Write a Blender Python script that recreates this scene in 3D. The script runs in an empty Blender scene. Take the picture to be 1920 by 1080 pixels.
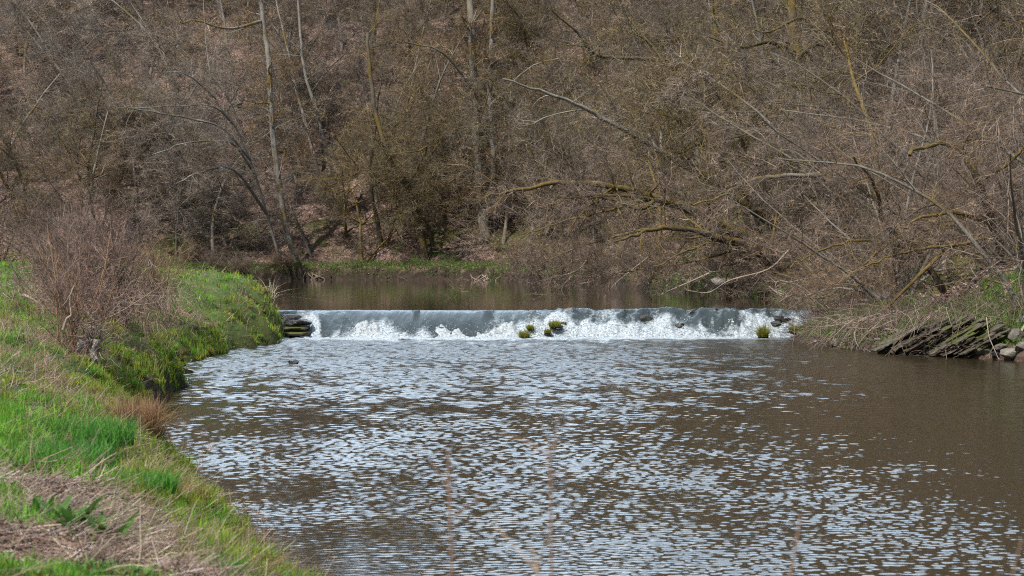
import bpy, math, random
import numpy as np
PI = math.pi
random.seed(5)
rng = np.random.default_rng(11)
scene = bpy.context.scene
C = scene.collection
F = 3600.0; H = 2.5; POOL = 0.8

def at(px, py, Y):
    """a point of the place, given where the photograph shows it and how far away it stands"""
    return np.array([(px - 960.0) / F * Y, Y, H + (480.0 - py) / F * Y])

# ------------------------------------------------------------------ noise
def _h(ix, iy, iz, s):
    n = (ix * 374761393 + iy * 668265263 + iz * 2147483647 + s * 1274126177) & 0xFFFFFFFF
    n = ((n ^ (n >> 13)) * 1274126177) & 0xFFFFFFFF
    return ((n ^ (n >> 16)) & 0xFFFF) / 65535.0
def vnoise(x, y, z=None, s=0):
    x = np.asarray(x, float); y = np.asarray(y, float)
    z = np.zeros_like(x) if z is None else np.asarray(z, float)
    xi = np.floor(x).astype(np.int64); yi = np.floor(y).astype(np.int64); zi = np.floor(z).astype(np.int64)
    fx = x - xi; fy = y - yi; fz = z - zi
    fx = fx*fx*(3-2*fx); fy = fy*fy*(3-2*fy); fz = fz*fz*(3-2*fz)
    r = 0
    for dz in (0, 1):
        wz = fz if dz else 1-fz
        if dz and not np.any(fz): continue
        a = _h(xi, yi, zi+dz, s)*(1-fx) + _h(xi+1, yi, zi+dz, s)*fx
        b = _h(xi, yi+1, zi+dz, s)*(1-fx) + _h(xi+1, yi+1, zi+dz, s)*fx
        r = r + wz*(a*(1-fy) + b*fy)
    return r
def fbm(x, y, z=None, s=0, o=4):
    r = 0; a = 0.5; t = 0
    for k in range(o):
        r = r + a*vnoise(x*2**k, y*2**k, None if z is None else z*2**k, s+k*17); t += a; a *= 0.5
    return r/t

# ------------------------------------------------------------------ objects
def tag(o, label=None, cat=None, group=None, kind=None):
    if label: o['label'] = label
    if cat: o['category'] = cat
    if group: o['group'] = group
    if kind: o['kind'] = kind
    return o
def empty(name, loc, label, cat, group=None):
    o = bpy.data.objects.new(name, None); C.objects.link(o); o.location = loc
    return tag(o, label, cat, group)
def mesh(name, V, faces, mats, midx=None, tint=None, foam=None, smooth=True):
    """faces: list of (n,k) int arrays; midx: list of material indices, one per array"""
    me = bpy.data.meshes.new(name)
    V = np.ascontiguousarray(V, dtype=np.float32)
    me.vertices.add(len(V)); me.vertices.foreach_set('co', V.ravel())
    loops = np.concatenate([f.ravel() for f in faces]).astype(np.int32)
    cnt = np.concatenate([np.full(len(f), f.shape[1], np.int32) for f in faces])
    me.loops.add(len(loops)); me.loops.foreach_set('vertex_index', loops)
    st = np.zeros(len(cnt), np.int32); st[1:] = np.cumsum(cnt)[:-1]
    me.polygons.add(len(cnt)); me.polygons.foreach_set('loop_start', st)
    try: me.polygons.foreach_set('loop_total', cnt)
    except Exception: pass
    for m in (mats if isinstance(mats, (list, tuple)) else [mats]): me.materials.append(m)
    if midx is not None:
        mi = np.concatenate([np.full(len(f), i, np.int32) for f, i in zip(faces, midx)])
        me.polygons.foreach_set('material_index', mi)
    me.update(calc_edges=True)
    me.polygons.foreach_set('use_smooth', np.full(len(cnt), smooth, bool))
    if tint is not None:
        a = me.color_attributes.new('tint', 'FLOAT_COLOR', 'POINT')
        t = np.ones((len(V), 4), np.float32); t[:, :3] = tint
        a.data.foreach_set('color', t.ravel())
    if foam is not None:
        a = me.attributes.new('foam', 'FLOAT', 'POINT')
        a.data.foreach_set('value', np.ascontiguousarray(foam, dtype=np.float32))
    return me
def link(name, me, parent=None, loc=None):
    o = bpy.data.objects.new(name, me); C.objects.link(o)
    if parent is not None: o.parent = parent
    if loc is not None: o.location = loc
    return o
def copy_tree(o, parent=None):
    c = o.copy(); C.objects.link(c)
    if parent is not None: c.parent = parent
    for ch in [k for k in KIDS.get(o.name, [])]:
        copy_tree(ch, c)
    return c
KIDS = {}

def lum(g, n):   # bark tone of each single branch
    v = np.exp(g.normal(-0.30, 0.6, n)); return np.clip(v, 0.25, 1.8)[:, None]*np.ones((1, 3))
def norm(a): return a / np.maximum(np.linalg.norm(a, axis=-1, keepdims=True), 1e-9)

def tubes(P, R, S):
    """P (K,N,3) centre lines, R (K,N) radii -> verts, quads"""
    K, N, _ = P.shape
    T = norm(np.gradient(P, axis=1))
    D = norm(P[:, -1] - P[:, 0])
    ref = np.where(np.abs(D[:, 2:3]) < 0.8, np.array([[0, 0, 1.0]]), np.array([[1.0, 0, 0]]))[:, None, :]
    U = norm(np.cross(T, np.broadcast_to(ref, T.shape))); W = np.cross(T, U)
    a = np.arange(S) * 2*PI/S
    V = P[:, :, None, :] + R[:, :, None, None]*(np.cos(a)[None, None, :, None]*U[:, :, None, :] + np.sin(a)[None, None, :, None]*W[:, :, None, :])
    idx = np.arange(K*N*S).reshape(K, N, S)
    a0 = idx[:, :-1, :]; a1 = np.roll(idx, -1, axis=2)[:, :-1, :]
    b0 = idx[:, 1:, :]; b1 = np.roll(idx, -1, axis=2)[:, 1:, :]
    q = np.stack([a0, a1, b1, b0], -1).reshape(-1, 4)
    return V.reshape(-1, 3), q
class Acc:
    def __init__(s): s.V = []; s.Fq = []; s.mi = []; s.n = 0; s.T = []
    def add(s, V, q, mi=0, tint=None):
        s.V.append(V); s.Fq.append(q + s.n); s.mi.append(mi); s.n += len(V)
        s.T.append(np.broadcast_to(np.ones(3) if tint is None else tint, (len(V), 3)))
    def tube(s, P, R, S=3, mi=0, tint=None):
        if len(P) == 0: return
        V, q = tubes(P, R, S)
        if tint is not None and np.ndim(tint) == 2: tint = np.repeat(tint, P.shape[1]*S, axis=0)
        s.add(V, q, mi, tint)
    def mesh(s, name, mats, tint=False, smooth=True):
        return mesh(name, np.concatenate(s.V), s.Fq, mats, s.mi, np.concatenate(s.T) if tint else None, None, smooth)

def grow(g, start, d, length, r0, N, wig=0.15, up=0.0, rtip=0.25, curve=None):
    K = len(start); step = (length/(N-1))[:, None]
    P = [start]; d = norm(d)
    bend = g.normal(0, wig*0.6, (K, 3))
    for i in range(1, N):
        d = norm(d + bend + g.normal(0, wig, (K, 3)) + np.array([0, 0, 1.0])*up)
        P.append(P[-1] + d*step)
    P = np.stack(P, 1)
    t = np.linspace(0, 1, N)[None, :]
    R = r0[:, None]*(1 - (1-rtip)*t**0.9)
    return P, R
def sprout(g, P, R, n, t0, t1, l0, l1, a0, a1, rf, N, wig=0.15, up=0.0, rtip=0.25, flat=0.7, rel=True, rmin=0.002, bias=None):
    K, M, _ = P.shape
    pi = np.repeat(np.arange(K), n); Q = len(pi)
    t = g.uniform(t0, t1, Q)
    s = t*(M-1); i = np.minimum(s.astype(int), M-2); f = (s-i)[:, None]
    st = P[pi, i]*(1-f) + P[pi, i+1]*f
    T = norm(P[pi, i+1] - P[pi, i]); rr = R[pi, i]*(1-f[:, 0]) + R[pi, i+1]*f[:, 0]
    x = g.normal(0, 1, (Q, 3)); x[:, 2] *= flat
    if bias is not None: x = x + np.asarray(bias)
    x = x - (x*T).sum(-1, keepdims=True)*T; x = norm(x)
    a = np.radians(g.uniform(a0, a1, Q))[:, None]
    d = np.cos(a)*T + np.sin(a)*x
    L = g.uniform(l0, l1, Q)
    if rel:
        pl = np.linalg.norm(np.diff(P, axis=1), axis=-1).sum(1)[pi]
        L = L*pl*(1.15 - 0.6*t)
    r0 = np.maximum(rr*g.uniform(rf*0.7, rf*1.15, Q), rmin)
    return grow(g, st, d, L, r0, N, wig, up, rtip)

# ------------------------------------------------------------------ materials
def newmat(name):
    m = bpy.data.materials.new(name); m.use_nodes = True
    nt = m.node_tree; b = nt.nodes['Principled BSDF']
    b.inputs['Roughness'].default_value = 0.85
    b.inputs['Specular IOR Level'].default_value = 0.25
    return m, nt, b
def node(nt, t, **k):
    n = nt.nodes.new(t)
    for a, v in k.items(): setattr(n, a, v)
    return n
def noise_tex(nt, scale, detail=4, rough=0.6, coord='Object', stretch=None, dist=0.0):
    tc = node(nt, 'ShaderNodeTexCoord'); mp = node(nt, 'ShaderNodeMapping')
    nt.links.new(tc.outputs[coord], mp.inputs[0])
    if stretch: mp.inputs['Scale'].default_value = stretch
    n = node(nt, 'ShaderNodeTexNoise'); nt.links.new(mp.outputs[0], n.inputs['Vector'])
    n.inputs['Scale'].default_value = scale; n.inputs['Detail'].default_value = detail; n.inputs['Roughness'].default_value = rough
    n.inputs['Distortion'].default_value = dist
    return n
def ramp(nt, src, stops):
    r = node(nt, 'ShaderNodeValToRGB'); nt.links.new(src, r.inputs[0])
    e = r.color_ramp.elements
    while len(e) < len(stops): e.new(0.5)
    for el, (p, c) in zip(e, stops): el.position = p; el.color = (*c, 1) if len(c) == 3 else c
    return r
def mixc(nt, fac, a, b, mode='MIX'):
    m = node(nt, 'ShaderNodeMix', data_type='RGBA', blend_type=mode)
    for sock, v in ((m.inputs[0], fac), (m.inputs[6], a), (m.inputs[7], b)):
        if hasattr(v, 'is_output') or isinstance(v, bpy.types.NodeSocket): nt.links.new(v, sock)
        elif isinstance(v, (int, float)): sock.default_value = v
        else: sock.default_value = (*v, 1)
    return m.outputs[2]
def math_(nt, op, a, b=None, c=None):
    m = node(nt, 'ShaderNodeMath', operation=op)
    for i, v in enumerate((a, b, c)):
        if v is None: continue
        if isinstance(v, bpy.types.NodeSocket): nt.links.new(v, m.inputs[i])
        else: m.inputs[i].default_value = v
    return m.outputs[0]
def bump(nt, b, h, dist=0.02, strength=0.6):
    n = node(nt, 'ShaderNodeBump'); nt.links.new(h, n.inputs['Height'])
    n.inputs['Distance'].default_value = dist; n.inputs['Strength'].default_value = strength
    nt.links.new(n.outputs[0], b.inputs['Normal'])

def bark(name, c1, c2, moss=(0.095, 0.077, 0.019), mossamt=0.5, vary=0.35):
    """bark c1..c2 with moss patches that favour the upper side of limbs"""
    m, nt, b = newmat(name)
    n = noise_tex(nt, 2.2, 6, 0.7)
    base = ramp(nt, n.outputs['Fac'], [(0.3, c1), (0.65, c2)])
    oi = node(nt, 'ShaderNodeObjectInfo')
    geo = node(nt, 'ShaderNodeNewGeometry'); sx = node(nt, 'ShaderNodeSeparateXYZ'); nt.links.new(geo.outputs['Normal'], sx.inputs[0])
    n2 = noise_tex(nt, 0.55, 4, 0.6)
    v = math_(nt, 'MULTIPLY_ADD', sx.outputs['Z'], 0.16, n2.outputs['Fac'])
    v = math_(nt, 'MULTIPLY_ADD', oi.outputs['Random'], 0.12, v)
    mr = node(nt, 'ShaderNodeMapRange'); nt.links.new(v, mr.inputs[0])
    mr.inputs[1].default_value = 0.78 - 0.45*mossamt; mr.inputs[2].default_value = 0.92 - 0.45*mossamt
    n3 = noise_tex(nt, 7, 3, 0.6)
    mc = ramp(nt, n3.outputs['Fac'], [(0.35, moss), (0.7, (moss[0]*2.0, moss[1]*1.55, moss[2]*1.5))])
    col = mixc(nt, mr.outputs[0], base.outputs[0], mc.outputs[0])
    hs = node(nt, 'ShaderNodeHueSaturation'); nt.links.new(col, hs.inputs['Color'])
    vv = math_(nt, 'MULTIPLY_ADD', oi.outputs['Random'], vary, 1-vary/2)
    nt.links.new(vv, hs.inputs['Value'])
    nt.links.new(hs.outputs[0], b.inputs['Base Color'])
    nb = noise_tex(nt, 14, 4, 0.7, stretch=(1, 1, 0.25)); bump(nt, b, nb.outputs['Fac'], 0.03, 0.8)
    return m
def twig(name, c1, c2, c3=None, vary=0.4):
    m, nt, b = newmat(name)
    n = noise_tex(nt, 0.6, 3, 0.7)
    n4 = noise_tex(nt, 6.0, 2, 0.7)
    base = ramp(nt, n.outputs['Fac'], [(0.34, c1), (0.5, c2), (0.66, c3 or c2)])
    pale = ramp(nt, n4.outputs['Fac'], [(0.42, (0.6, 0.6, 0.6)), (0.72, (1.6, 1.5, 1.4))])
    col = mixc(nt, 1.0, base.outputs[0], pale.outputs[0], 'MULTIPLY')
    ta = node(nt, 'ShaderNodeAttribute', attribute_name='tint'); col = mixc(nt, 1.0, col, ta.outputs['Color'], 'MULTIPLY')
    oi = node(nt, 'ShaderNodeObjectInfo')
    hs = node(nt, 'ShaderNodeHueSaturation'); nt.links.new(col, hs.inputs['Color'])
    nt.links.new(math_(nt, 'MULTIPLY_ADD', oi.outputs['Random'], vary, 1-vary/2), hs.inputs['Value'])
    nt.links.new(math_(nt, 'MULTIPLY_ADD', oi.outputs['Random'], 0.5, 0.72), hs.inputs['Saturation'])
    nt.links.new(hs.outputs[0], b.inputs['Base Color'])
    return m
M = {}
M['bark_mossy'] = bark('bark_mossy', (0.06, 0.05, 0.04), (0.17, 0.145, 0.115), mossamt=0.72)
M['bark_grey'] = bark('bark_grey', (0.11, 0.10, 0.085), (0.29, 0.265, 0.23), mossamt=0.42)
M['bark_pale'] = bark('bark_pale', (0.13, 0.115, 0.10), (0.37, 0.34, 0.305), mossamt=0.38)
M['bark_orange'] = bark('bark_orange', (0.20, 0.11, 0.055), (0.34, 0.20, 0.10), mossamt=0.0)
M['driftwood'] = bark('driftwood', (0.15, 0.11, 0.09), (0.40, 0.32, 0.26), mossamt=0.0)
M['deadwood'] = bark('deadwood', (0.10, 0.07, 0.055), (0.27, 0.20, 0.16), mossamt=0.3)
M['twig_brown'] = twig('twig_brown', (0.19, 0.14, 0.10), (0.27, 0.20, 0.145), (0.20, 0.165, 0.085))
M['twig_pink'] = twig('twig_pink', (0.22, 0.16, 0.125), (0.30, 0.225, 0.18), (0.22, 0.175, 0.12))
M['twig_grey'] = twig('twig_grey', (0.22, 0.18, 0.155), (0.30, 0.255, 0.22), (0.22, 0.185, 0.125))
M['twig_olive'] = twig('twig_olive', (0.17, 0.14, 0.09), (0.24, 0.195, 0.135), (0.17, 0.145, 0.08))

M['twig_red'] = twig('twig_red', (0.20, 0.135, 0.11), (0.29, 0.20, 0.165), (0.17, 0.115, 0.09))
def blade_mat(name, trans=0.35):
    m, nt, b = newmat(name)
    at_ = node(nt, 'ShaderNodeAttribute', attribute_name='tint')
    n = noise_tex(nt, 3.0, 3, 0.6)
    k = ramp(nt, n.outputs['Fac'], [(0.3, (0.75, 0.75, 0.75)), (0.7, (1.25, 1.25, 1.25))])
    col = mixc(nt, 1.0, at_.outputs['Color'], k.outputs[0], 'MULTIPLY')
    nt.links.new(col, b.inputs['Base Color'])
    b.inputs['Roughness'].default_value = 0.6
    if trans:
        tr = node(nt, 'ShaderNodeBsdfTranslucent'); nt.links.new(col, tr.inputs['Color'])
        mx = node(nt, 'ShaderNodeMixShader'); mx.inputs[0].default_value = trans
        nt.links.new(b.outputs[0], mx.inputs[1]); nt.links.new(tr.outputs[0], mx.inputs[2])
        nt.links.new(mx.outputs[0], nt.nodes['Material Output'].inputs['Surface'])
    return m
M['blade'] = blade_mat('blade'); M['stick'] = blade_mat('stick', 0.0)

def rock_mat(name, c1, c2, c3, moss=0.0):
    m, nt, b = newmat(name)
    n = noise_tex(nt, 4, 8, 0.7)
    col = ramp(nt, n.outputs['Fac'], [(0.3, c1), (0.5, c2), (0.7, c3)]).outputs[0]
    if moss:
        geo = node(nt, 'ShaderNodeNewGeometry'); sx = node(nt, 'ShaderNodeSeparateXYZ'); nt.links.new(geo.outputs['Normal'], sx.inputs[0])
        n2 = noise_tex(nt, 1.7, 4, 0.6)
        v = math_(nt, 'MULTIPLY_ADD', sx.outputs['Z'], 0.22, n2.outputs['Fac'])
        mr = node(nt, 'ShaderNodeMapRange'); nt.links.new(v, mr.inputs[0]); mr.inputs[1].default_value = 0.78-moss*0.4; mr.inputs[2].default_value = 0.86-moss*0.4
        col = mixc(nt, mr.outputs[0], col, (0.075, 0.085, 0.015))
    nt.links.new(col, b.inputs['Base Color'])
    nb = noise_tex(nt, 12, 6, 0.7); bump(nt, b, nb.outputs['Fac'], 0.03, 0.8)
    return m
M['rock'] = rock_mat('rock', (0.06, 0.052, 0.045), (0.16, 0.14, 0.12), (0.30, 0.27, 0.24), 0.25)
M['rock_pale'] = rock_mat('rock_pale', (0.10, 0.085, 0.075), (0.20, 0.175, 0.15), (0.34, 0.31, 0.28), 0.1)
M['rock_mossy'] = rock_mat('rock_mossy', (0.045, 0.04, 0.03), (0.11, 0.10, 0.08), (0.20, 0.18, 0.14), 0.6)
M['rock_wet'] = rock_mat('rock_wet', (0.012, 0.012, 0.012), (0.035, 0.033, 0.03), (0.09, 0.085, 0.075), 0.0)
M['rock_wet'].node_tree.nodes['Principled BSDF'].inputs['Roughness'].default_value = 0.25
M['rock_brown'] = rock_mat('rock_brown', (0.10, 0.065, 0.045), (0.19, 0.125, 0.09), (0.28, 0.19, 0.14), 0.0)
M['slate'] = rock_mat('slate', (0.025, 0.02, 0.015), (0.085, 0.068, 0.05), (0.19, 0.16, 0.13), 0.28)

# ground: leaf litter on the wooded hill, soil and turf on the meadow side
def ground_mat():
    m, nt, b = newmat('ground')
    at_ = node(nt, 'ShaderNodeAttribute', attribute_name='tint')
    sp = node(nt, 'ShaderNodeSeparateColor'); nt.links.new(at_.outputs['Color'], sp.inputs[0])
    tc = node(nt, 'ShaderNodeTexCoord')
    vo = node(nt, 'ShaderNodeTexVoronoi'); nt.links.new(tc.outputs['Object'], vo.inputs['Vector']); vo.inputs['Scale'].default_value = 9
    sv = node(nt, 'ShaderNodeSeparateColor'); nt.links.new(vo.outputs['Color'], sv.inputs[0])
    leaf = ramp(nt, sv.outputs[0], [(0.0, (0.07, 0.042, 0.032)), (0.45, (0.15, 0.10, 0.078)), (0.8, (0.24, 0.165, 0.135)), (1.0, (0.40, 0.31, 0.27))])
    n = noise_tex(nt, 0.35, 5, 0.6)
    patch = ramp(nt, n.outputs['Fac'], [(0.35, (0.6, 0.58, 0.52)), (0.65, (1.1, 1.05, 1.05))])
    litter = mixc(nt, 1.0, leaf.outputs[0], patch.outputs[0], 'MULTIPLY')
    n2 = noise_tex(nt, 3.5, 6, 0.7)
    soil = ramp(nt, n2.outputs['Fac'], [(0.3, (0.018, 0.013, 0.009)), (0.7, (0.06, 0.042, 0.028))])
    turf = ramp(nt, n2.outputs['Fac'], [(0.3, (0.05, 0.055, 0.015)), (0.5, (0.07, 0.11, 0.02)), (0.75, (0.14, 0.11, 0.055))])
    c = mixc(nt, sp.outputs[0], litter, turf.outputs[0])
    c = mixc(nt, sp.outputs[1], c, soil.outputs[0])
    n5 = noise_tex(nt, 1.3, 5, 0.7)
    mossc = ramp(nt, n5.outputs['Fac'], [(0.35, (0.05, 0.075, 0.012)), (0.7, (0.12, 0.11, 0.03))])
    c = mixc(nt, sp.outputs[2], c, mossc.outputs[0])
    nt.links.new(c, b.inputs['Base Color'])
    nb = noise_tex(nt, 8, 6, 0.75); bump(nt, b, nb.outputs['Fac'], 0.08, 0.8)
    return m
M['ground'] = ground_mat()

def water_mat(name, body, rough, bscale, bdist, foamy=False, stretch=None):
    m, nt, b = newmat(name)
    b.inputs['Base Color'].default_value = (*body, 1)
    b.inputs['Roughness'].default_value = rough
    b.inputs['IOR'].default_value = 1.333; b.inputs['Specular IOR Level'].default_value = 0.5
    nb = noise_tex(nt, bscale, 4, 0.6, stretch=stretch)
    if name == 'river':      # ripples too fine for the sheet, stronger in the race below the weir
        geo = node(nt, 'ShaderNodeNewGeometry'); sy = node(nt, 'ShaderNodeSeparateXYZ'); nt.links.new(geo.outputs['Position'], sy.inputs[0])
        far = node(nt, 'ShaderNodeMapRange'); nt.links.new(sy.outputs['Y'], far.inputs[0]); far.inputs[1].default_value = 28; far.inputs[2].default_value = 56
        bn = node(nt, 'ShaderNodeBump'); nt.links.new(nb.outputs['Fac'], bn.inputs['Height']); nt.links.new(math_(nt, 'MULTIPLY_ADD', far.outputs[0], 0.012, bdist), bn.inputs['Distance']); nt.links.new(bn.outputs[0], b.inputs['Normal'])
        ro = math_(nt, 'MULTIPLY_ADD', far.outputs[0], 0.16, rough)
    else:
        bump(nt, b, nb.outputs['Fac'], bdist, 1.0); ro = rough
    if foamy:
        at_ = node(nt, 'ShaderNodeAttribute', attribute_name='foam')
        n = noise_tex(nt, 9, 6, 0.7)
        v = math_(nt, 'ADD', at_.outputs['Fac'], n.outputs['Fac'])
        mr = node(nt, 'ShaderNodeMapRange'); nt.links.new(v, mr.inputs[0]); mr.inputs[1].default_value = 0.88; mr.inputs[2].default_value = 1.32
        n7 = noise_tex(nt, 20, 3, 0.7)
        fc = ramp(nt, n7.outputs['Fac'], [(0.36, (0.13, 0.17, 0.20)), (0.62, (0.52, 0.56, 0.59))])
        nt.links.new(mixc(nt, mr.outputs[0], body, fc.outputs[0]), b.inputs['Base Color'])
        nt.links.new(math_(nt, 'MULTIPLY_ADD', mr.outputs[0], 0.5, ro), b.inputs['Roughness'])
    return m
M['river'] = water_mat('river', (0.026, 0.019, 0.008), 0.03, 9, 0.0015, True, (1, 1, 1))
M['pool'] = water_mat('pool', (0.030, 0.021, 0.010), 0.03, 5, 0.004, False, (1.0, 0.35, 1))
M['weir_water'] = water_mat('weir_water', (0.045, 0.058, 0.062), 0.06, 7, 0.045, True, (1.0, 0.22, 0.22))
def foam_mat():
    m, nt, b = newmat('foam')
    n = noise_tex(nt, 14, 4, 0.7)
    r = ramp(nt, n.outputs['Fac'], [(0.34, (0.13, 0.17, 0.20)), (0.48, (0.38, 0.42, 0.44)), (0.64, (0.52, 0.545, 0.56))])
    nt.links.new(r.outputs[0], b.inputs['Base Color'])
    b.inputs['Roughness'].default_value = 0.5
    tr = node(nt, 'ShaderNodeBsdfTranslucent'); tr.inputs['Color'].default_value = (0.45, 0.48, 0.5, 1)
    mx = node(nt, 'ShaderNodeMixShader'); mx.inputs[0].default_value = 0.12
    nt.links.new(b.outputs[0], mx.inputs[1]); nt.links.new(tr.outputs[0], mx.inputs[2])
    nt.links.new(mx.outputs[0], nt.nodes['Material Output'].inputs['Surface'])
    return m
M['foam'] = foam_mat()

# ------------------------------------------------------------------ terrain
LS = np.array([(14, -30), (6, -8), (3.4, 0), (1.8, 5), (0.2, 9), (-0.7, 12), (-1.5, 15), (-2.04, 16.7), (-2.7, 18.75), (-3.0, 20.8), (-4.3, 22.8), (-4.96, 25.7),
               (-5.6, 29), (-6.1, 32.5), (-6.3, 37), (-7.3, 41.5), (-7.5, 45), (-7.5, 49.5), (-6.95, 54), (-7.0, 58), (-7.3, 60), (-7.9, 63), (-10.5, 72), (-15, 90),
               (-24, 112), (-45, 124), (-90, 130), (-170, 132)], float)
RS = np.array([(40, -30), (26, 0), (20, 25), (15, 38), (12.1, 45.5), (11.8, 46.2), (10.5, 47.9), (9.4, 50), (8.6, 53.6), (8.3, 57), (8.8, 59.5), (9.6, 61.5), (10.3, 66),
               (10.2, 74), (8.2, 87), (5.4, 102), (2.5, 118), (-2, 134), (-12, 136.5), (-25, 137), (-60, 140), (-170, 146)], float)
LS[:, 0] -= 0.42*np.clip((27-LS[:, 1])/6, 0, 1)
LP = np.vstack([LS, [(-170, -30)]])
RP = np.vstack([RS, [(-170, 420), (170, 420), (170, -30)]])
def inside(x, y, poly):
    r = np.zeros(x.shape, bool); n = len(poly)
    for i in range(n):
        x0, y0 = poly[i]; x1, y1 = poly[(i+1) % n]
        if y0 == y1: continue
        c = ((y0 > y) != (y1 > y)) & (x < (x1-x0)*(y-y0)/(y1-y0) + x0)
        r ^= c
    return r
def sdist(x, y, line, poly):
    d = np.full(x.shape, 1e9)
    for (x0, y0), (x1, y1) in zip(line[:-1], line[1:]):
        dx, dy = x1-x0, y1-y0
        t = np.clip(((x-x0)*dx + (y-y0)*dy)/(dx*dx+dy*dy), 0, 1)
        d = np.minimum(d, np.hypot(x-x0-t*dx, y-y0-t*dy))
    return np.where(inside(x, y, poly), d, -d)
def terrain(x, y, full=False):
    x = np.asarray(x, float); y = np.asarray(y, float)
    wob = (fbm(x*0.9, y*0.9, s=3) - 0.5)
    dl = sdist(x, y, LS, LP) + wob*1.1 + (fbm(x*2.6, y*2.0, s=4, o=3)-0.5)*0.45*(y > 16)
    dr = sdist(x, y, RS, RP) + wob*0.8
    bed = np.where(y < 59.6, -0.5, 0.25)
    # meadow side
    top = 0.95 + np.clip((y-10)/50, 0, 1)*0.9
    s = np.interp(y, [0, 15, 30, 52, 57, 66, 90], [0.9, 1.0, 0.75, 1.3, 0.5, 0.6, 1.2])
    zl = top*(1-np.exp(-np.maximum(dl, 0)/s)) + 0.03*np.clip(dl, 0, 12) + (fbm(x*1.1, y*1.0, s=9)-0.5)*0.5*np.clip(dl/1.5, 0, 1)
    zl = np.where(dl > 0, np.where(y > 60, np.maximum(zl, np.minimum(0.55+dl*1.2, top)), zl), -9)
    # wooded side
    hb = np.interp(y, [0, 44, 52, 60, 66, 80, 110], [1.3, 1.2, 0.95, 0.9, 1.25, 1.5, 1.75])
    sr = np.interp(y, [0, 44, 52, 60, 70, 100], [0.9, 0.9, 1.5, 1.5, 0.6, 0.2])
    slope = np.where(dr < 4.5, 0.02, 0.0)
    hill = 0.60*np.clip(dr-4.0, 0, 44) + 0.12*np.clip(dr-48, 0, 200) + 0.06*np.clip(dr, 0, 4)
    zr = hb*(1-np.exp(-np.maximum(dr, 0)/sr)) + hill + (fbm(x*0.22, y*0.22, s=21)-0.5)*np.clip(dr*0.25, 0, 4.5) + (fbm(x*1.7, y*1.7, s=31)-0.5)*0.3*np.clip(dr/1.5, 0, 1)
    zr = np.where(dr > 0, zr, -9)
    z = np.maximum(np.maximum(zl, zr), bed)
    if full: return z, dl, dr
    return z
def tz(x, y): return float(terrain(np.array([x]), np.array([y]))[0])

def axis(pts):
    out = []
    for a, b, st in pts: out.append(np.arange(a, b, st))
    return np.concatenate(out + [np.array([pts[-1][1]])])
gx = axis([(-170, -60, 5.0), (-60, -24, 1.2), (-24, -11, 0.4), (-11, 14, 0.16), (14, 24, 0.4), (24, 70, 1.2), (70, 170, 5.0)])
gy = axis([(-30, 6, 1.0), (6, 66, 0.18), (66, 132, 0.5), (132, 150, 0.3), (150, 200, 1.0), (200, 420, 5.0)])
X, Y = np.meshgrid(gx, gy)
Z, DL, DR = terrain(X, Y, True)
ny, nx = X.shape
idx = np.arange(ny*nx).reshape(ny, nx)
quads = np.stack([idx[:-1, :-1], idx[:-1, 1:], idx[1:, 1:], idx[1:, :-1]], -1).reshape(-1, 4)
gyz, gxz = np.gradient(Z)
dX = np.gradient(X, axis=1); dY = np.gradient(Y, axis=0)
steep = np.hypot(gyz/dY, gxz/dX)
tint = np.zeros((ny, nx, 3))
tint[..., 0] = (DL > -1) & (DR < 0)
tint[..., 1] = np.clip((steep-0.75)*1.6, 0, 1)
rubble = (DR > 0) & (Y < 66) & (DR < 2.5)
tint[..., 1] = np.where(rubble, 0.45, tint[..., 1])
mn = fbm(X*0.35, Y*0.35, s=77)
tint[..., 1] = np.where((DL > 0) & (DR < 0) & (Y > 44), tint[..., 1]*0.35, tint[..., 1])
tint[..., 2] = np.where((DR > 0.2) & (DR < 9), np.clip((mn-0.47)*6, 0, 0.85), 0)*np.clip(1-tint[..., 1], 0, 1)
ground = link('ground', mesh('ground', np.stack([X, Y, Z], -1).reshape(-1, 3), [quads], M['ground'], tint=tint.reshape(-1, 3)))
tag(ground, kind='structure')

def hit(px, py, y0=9.0, y1=150.0):
    yy = np.linspace(y0, y1, 500); xx = (px-960)/F*yy; zz = H+(480-py)/F*yy
    t = terrain(xx, yy); k = np.argmax(t > zz)
    return (xx[k], yy[k], t[k]) if (t > zz).any() else tuple(at(px, py, 47))
# ------------------------------------------------------------------ river, pool
g2 = np.random.default_rng(3)
NW = 110
lam = np.exp(g2.uniform(math.log(0.05), math.log(0.7), NW))
ang = g2.normal(-PI/2, 0.6, NW)                       # mostly down the river
kk = 2*PI/lam; kx = np.cos(ang)*kk; ky = np.sin(ang)*kk; ph = g2.uniform(0, 2*PI, NW)
SL = 0.112
slope_w = np.exp(-((np.log(lam/0.098))/0.6)**2); slope_w /= math.sqrt((slope_w**2).sum()/2)
slope_r = np.exp(-((np.log(lam/0.34))/0.5)**2); slope_r /= math.sqrt((slope_r**2).sum()/2)
def waves(x, y, spacing, slope_w=slope_w):
    z = np.zeros_like(x)
    for i in range(NW):
        att = np.clip((lam[i]/np.maximum(spacing, 1e-3) - 2.4)/2.0, 0, 1)
        z += att*slope_w[i]*SL/kk[i]*np.sin(kx[i]*x + ky[i]*y + ph[i])
    return z
ys = [3.0]
while ys[-1] < 59.4: ys.append(ys[-1] + (0.12 if ys[-1] < 12.5 else max(0.0155, 0.00098*ys[-1])))
ys = np.array(ys); us = np.linspace(-0.34, 0.36, 1020)
WX = us[None, :]*(ys[:, None] + 3.0); WY = np.repeat(ys[:, None], len(us), 1)
sp = np.maximum(0.0155, 0.00098*WY)
patch = fbm(WX*0.35, WY*0.16, s=51, o=4); patch2 = fbm(WX*1.6, WY*0.9, s=52, o=3)
amp = np.clip(0.35 + 4.2*(patch-0.38), 0.16, 1.25)*(0.5+1.0*patch2)
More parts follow.
